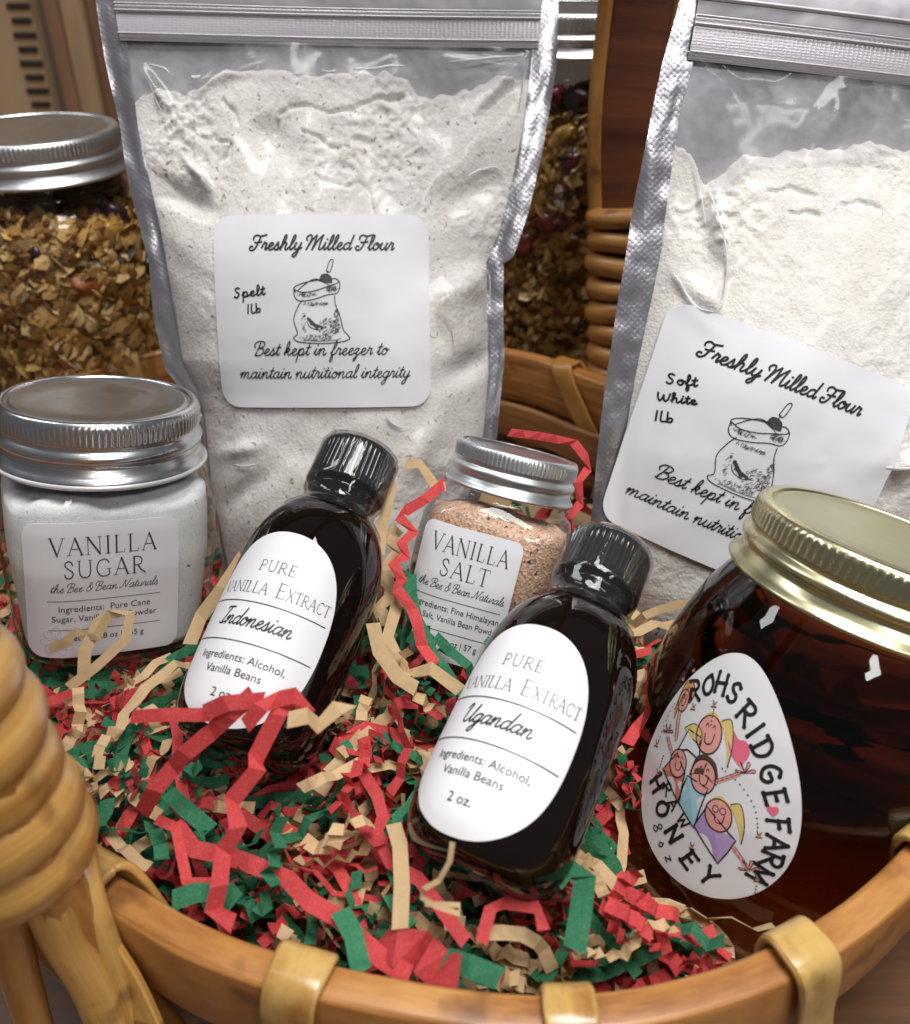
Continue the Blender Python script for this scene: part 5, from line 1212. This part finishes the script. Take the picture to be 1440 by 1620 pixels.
ribbon(lerpd([(456, 1139), (485, 1132), (505, 1148), (533, 1120), (559, 1128)], .216, .222), 'kraft', .0046, 'pale kraft zigzag strip at the foot of the Indonesian bottle', .0010, .02, .3)
ribbon(lerpd([(77, 1026), (107, 1015), (118, 1000), (153, 1008), (172, 973), (207, 971), (199, 1012), (153, 1054), (108, 1088)], .288, .272), 'kraft', .0036, 'crooked kraft loop standing in front of the vanilla sugar label', .0004, .03, .15)
ribbon(lerpd([(132, 1075), (134, 1030), (156, 985), (170, 976)], .280, .286), 'kraft', .0044, 'upright kraft strip crossing the vanilla sugar label', .0005, .012, .15)
ribbon(lerpd([(806, 684), (854, 690), (908, 700), (927, 724), (931, 740), (915, 764), (918, 796), (899, 822), (905, 842)], .328, .322), 'red', .0038, 'bright red paper strip curling round the vanilla salt lid', .0012, .0060, .45)
ribbon(lerpd([(706, 762), (672, 790), (645, 806), (633, 822), (655, 838), (635, 862), (643, 876), (622, 895), (635, 914), (629, 934), (651, 962), (661, 988), (667, 1020), (687, 1050), (670, 1066)], .302, .268), 'red', .0042, 'red zigzag strip hanging down the edge of the vanilla salt label', .0013, .0075, .35)
ribbon(lerpd([(640, 735), (664, 733), (687, 766), (706, 770)], .305, .303), 'kraft', .0038, 'short kraft strip poking up behind the salt jar shoulder', .0006, .010)
ribbon(lerpd([(622, 760), (612, 800), (604, 840), (600, 880)], .300, .292), 'kraft', .0044, 'kraft strip leaning on the Indonesian bottle shoulder', .0006, .014)
ribbon(lerpd([(632, 833), (618, 858), (632, 872), (606, 905), (622, 940), (598, 965), (612, 985)], .300, .285), 'kraft', .0056, 'folded kraft strip stacked in steps between both dark bottles', .0016, .0062, .3)
ribbon(lerpd([(632, 945), (613, 1010), (640, 1066), (683, 1058), (728, 1092)], .284, .262), 'kraft', .0046, 'long kraft strip bending under the vanilla salt jar', .0005, .012, .15)
ribbon(lerpd([(590, 985), (600, 1030), (630, 1072), (660, 1090)], .272, .262), 'kraft', .0050, 'flat kraft strip right of the Indonesian label', .0005, .014, .15)
ribbon(lerpd([(385, 880), (352, 930), (318, 975), (300, 1020)], .300, .290), 'kraft', .0052, 'kraft strip between the sugar jar and the Indonesian bottle', .0012, .0085, .3)
ribbon(onz([(880, 1390), (896, 1370), (925, 1385), (918, 1450), (910, 1500)], .153, .150), 'green', .0064, 'upright green paper strip right of the Ugandan bottle base', .0010, .008, .2)
ribbon(onz([(537, 1438), (560, 1480), (568, 1520), (575, 1540)], .149, .147), 'green', .0056, 'broad green paper strip leaning on the front rim', .0008, .009, .2)
ribbon(onz([(264, 1252), (300, 1285), (332, 1312)], .148, .147), 'green', .0052, 'smooth green paper strip beside the long red strips', .0006, .012, .2)
ribbon(onz([(272, 1425), (310, 1412), (360, 1412), (375, 1430)], .148, .148), 'green', .0056, 'pale green paper strip lying along the left rim', .0008, .010, .2)
ribbon(onz([(700, 1515), (745, 1530), (790, 1548)], .149, .150), 'green', .0060, 'green paper strip lying before the Ugandan bottle near the rim', .0012, .007, .25)
ribbon(lerpd([(1008, 1060), (1020, 1078), (1005, 1095), (1040, 1105), (1030, 1130)], .290, .284), 'kraft', .0052, 'kraft strip beside the honey label, under the soft white bag', .0014, .0065, .3)
ribbon(lerpd([(1046, 1068), (1026, 1100), (1040, 1120), (1010, 1150), (990, 1180)], .286, .268), 'red', .0046, 'red strip folded beside the honey label', .0014, .0062, .3)
loose = []
for cnt in range(262):
    q = rand_strip(rs, -.004, .009, 1.0, (-.16, .12), (.112, .285))
    if q: loose.append((q, pick_col(rs)))
marks = [(B1, 'the Ugandan bottle base'), (B2, 'the Indonesian bottle base'), (Bs, 'the vanilla sugar jar'), (Bl, 'the vanilla salt jar'), (Bh, 'the honey jar')]
for px, py, nm in ((480, 1510, 'the cane strap on the near rim'), (893, 1560, 'the lowest cane strap of the near rim'), (1265, 1480, 'the strap below the honey jar'), (150, 1330, 'the near handle wrapping')):
    marks.append((Pz(px, py, RIMZ), nm))
ORD = ['nearest', 'second', 'third', 'fourth', 'fifth', 'sixth', 'seventh', 'eighth', 'ninth', 'tenth', 'eleventh', 'twelfth', 'thirteenth', 'fourteenth', 'fifteenth', 'sixteenth', 'seventeenth', 'eighteenth', 'nineteenth', 'twentieth', 'twenty-first', 'twenty-second', 'twenty-third', 'twenty-fourth', 'twenty-fifth']
bins = {}
for q, col in loose:
    c_ = q[2]; d_, nm = min((math.hypot(c_.x-m_.x, c_.y-m_.y), n_) for m_, n_ in marks); bins.setdefault((col, q[3], nm), []).append((d_, q))
for (col, form, nm), lst in bins.items():
    for i_, (d_, q) in enumerate(sorted(lst, key=lambda e: e[0])):
        o = shred(q[0], q[1], col, '%s %s %s paper strip from %s' % (ORD[min(i_, 24)], form, col, nm)); o['group'] = 'loose crinkled paper strips'
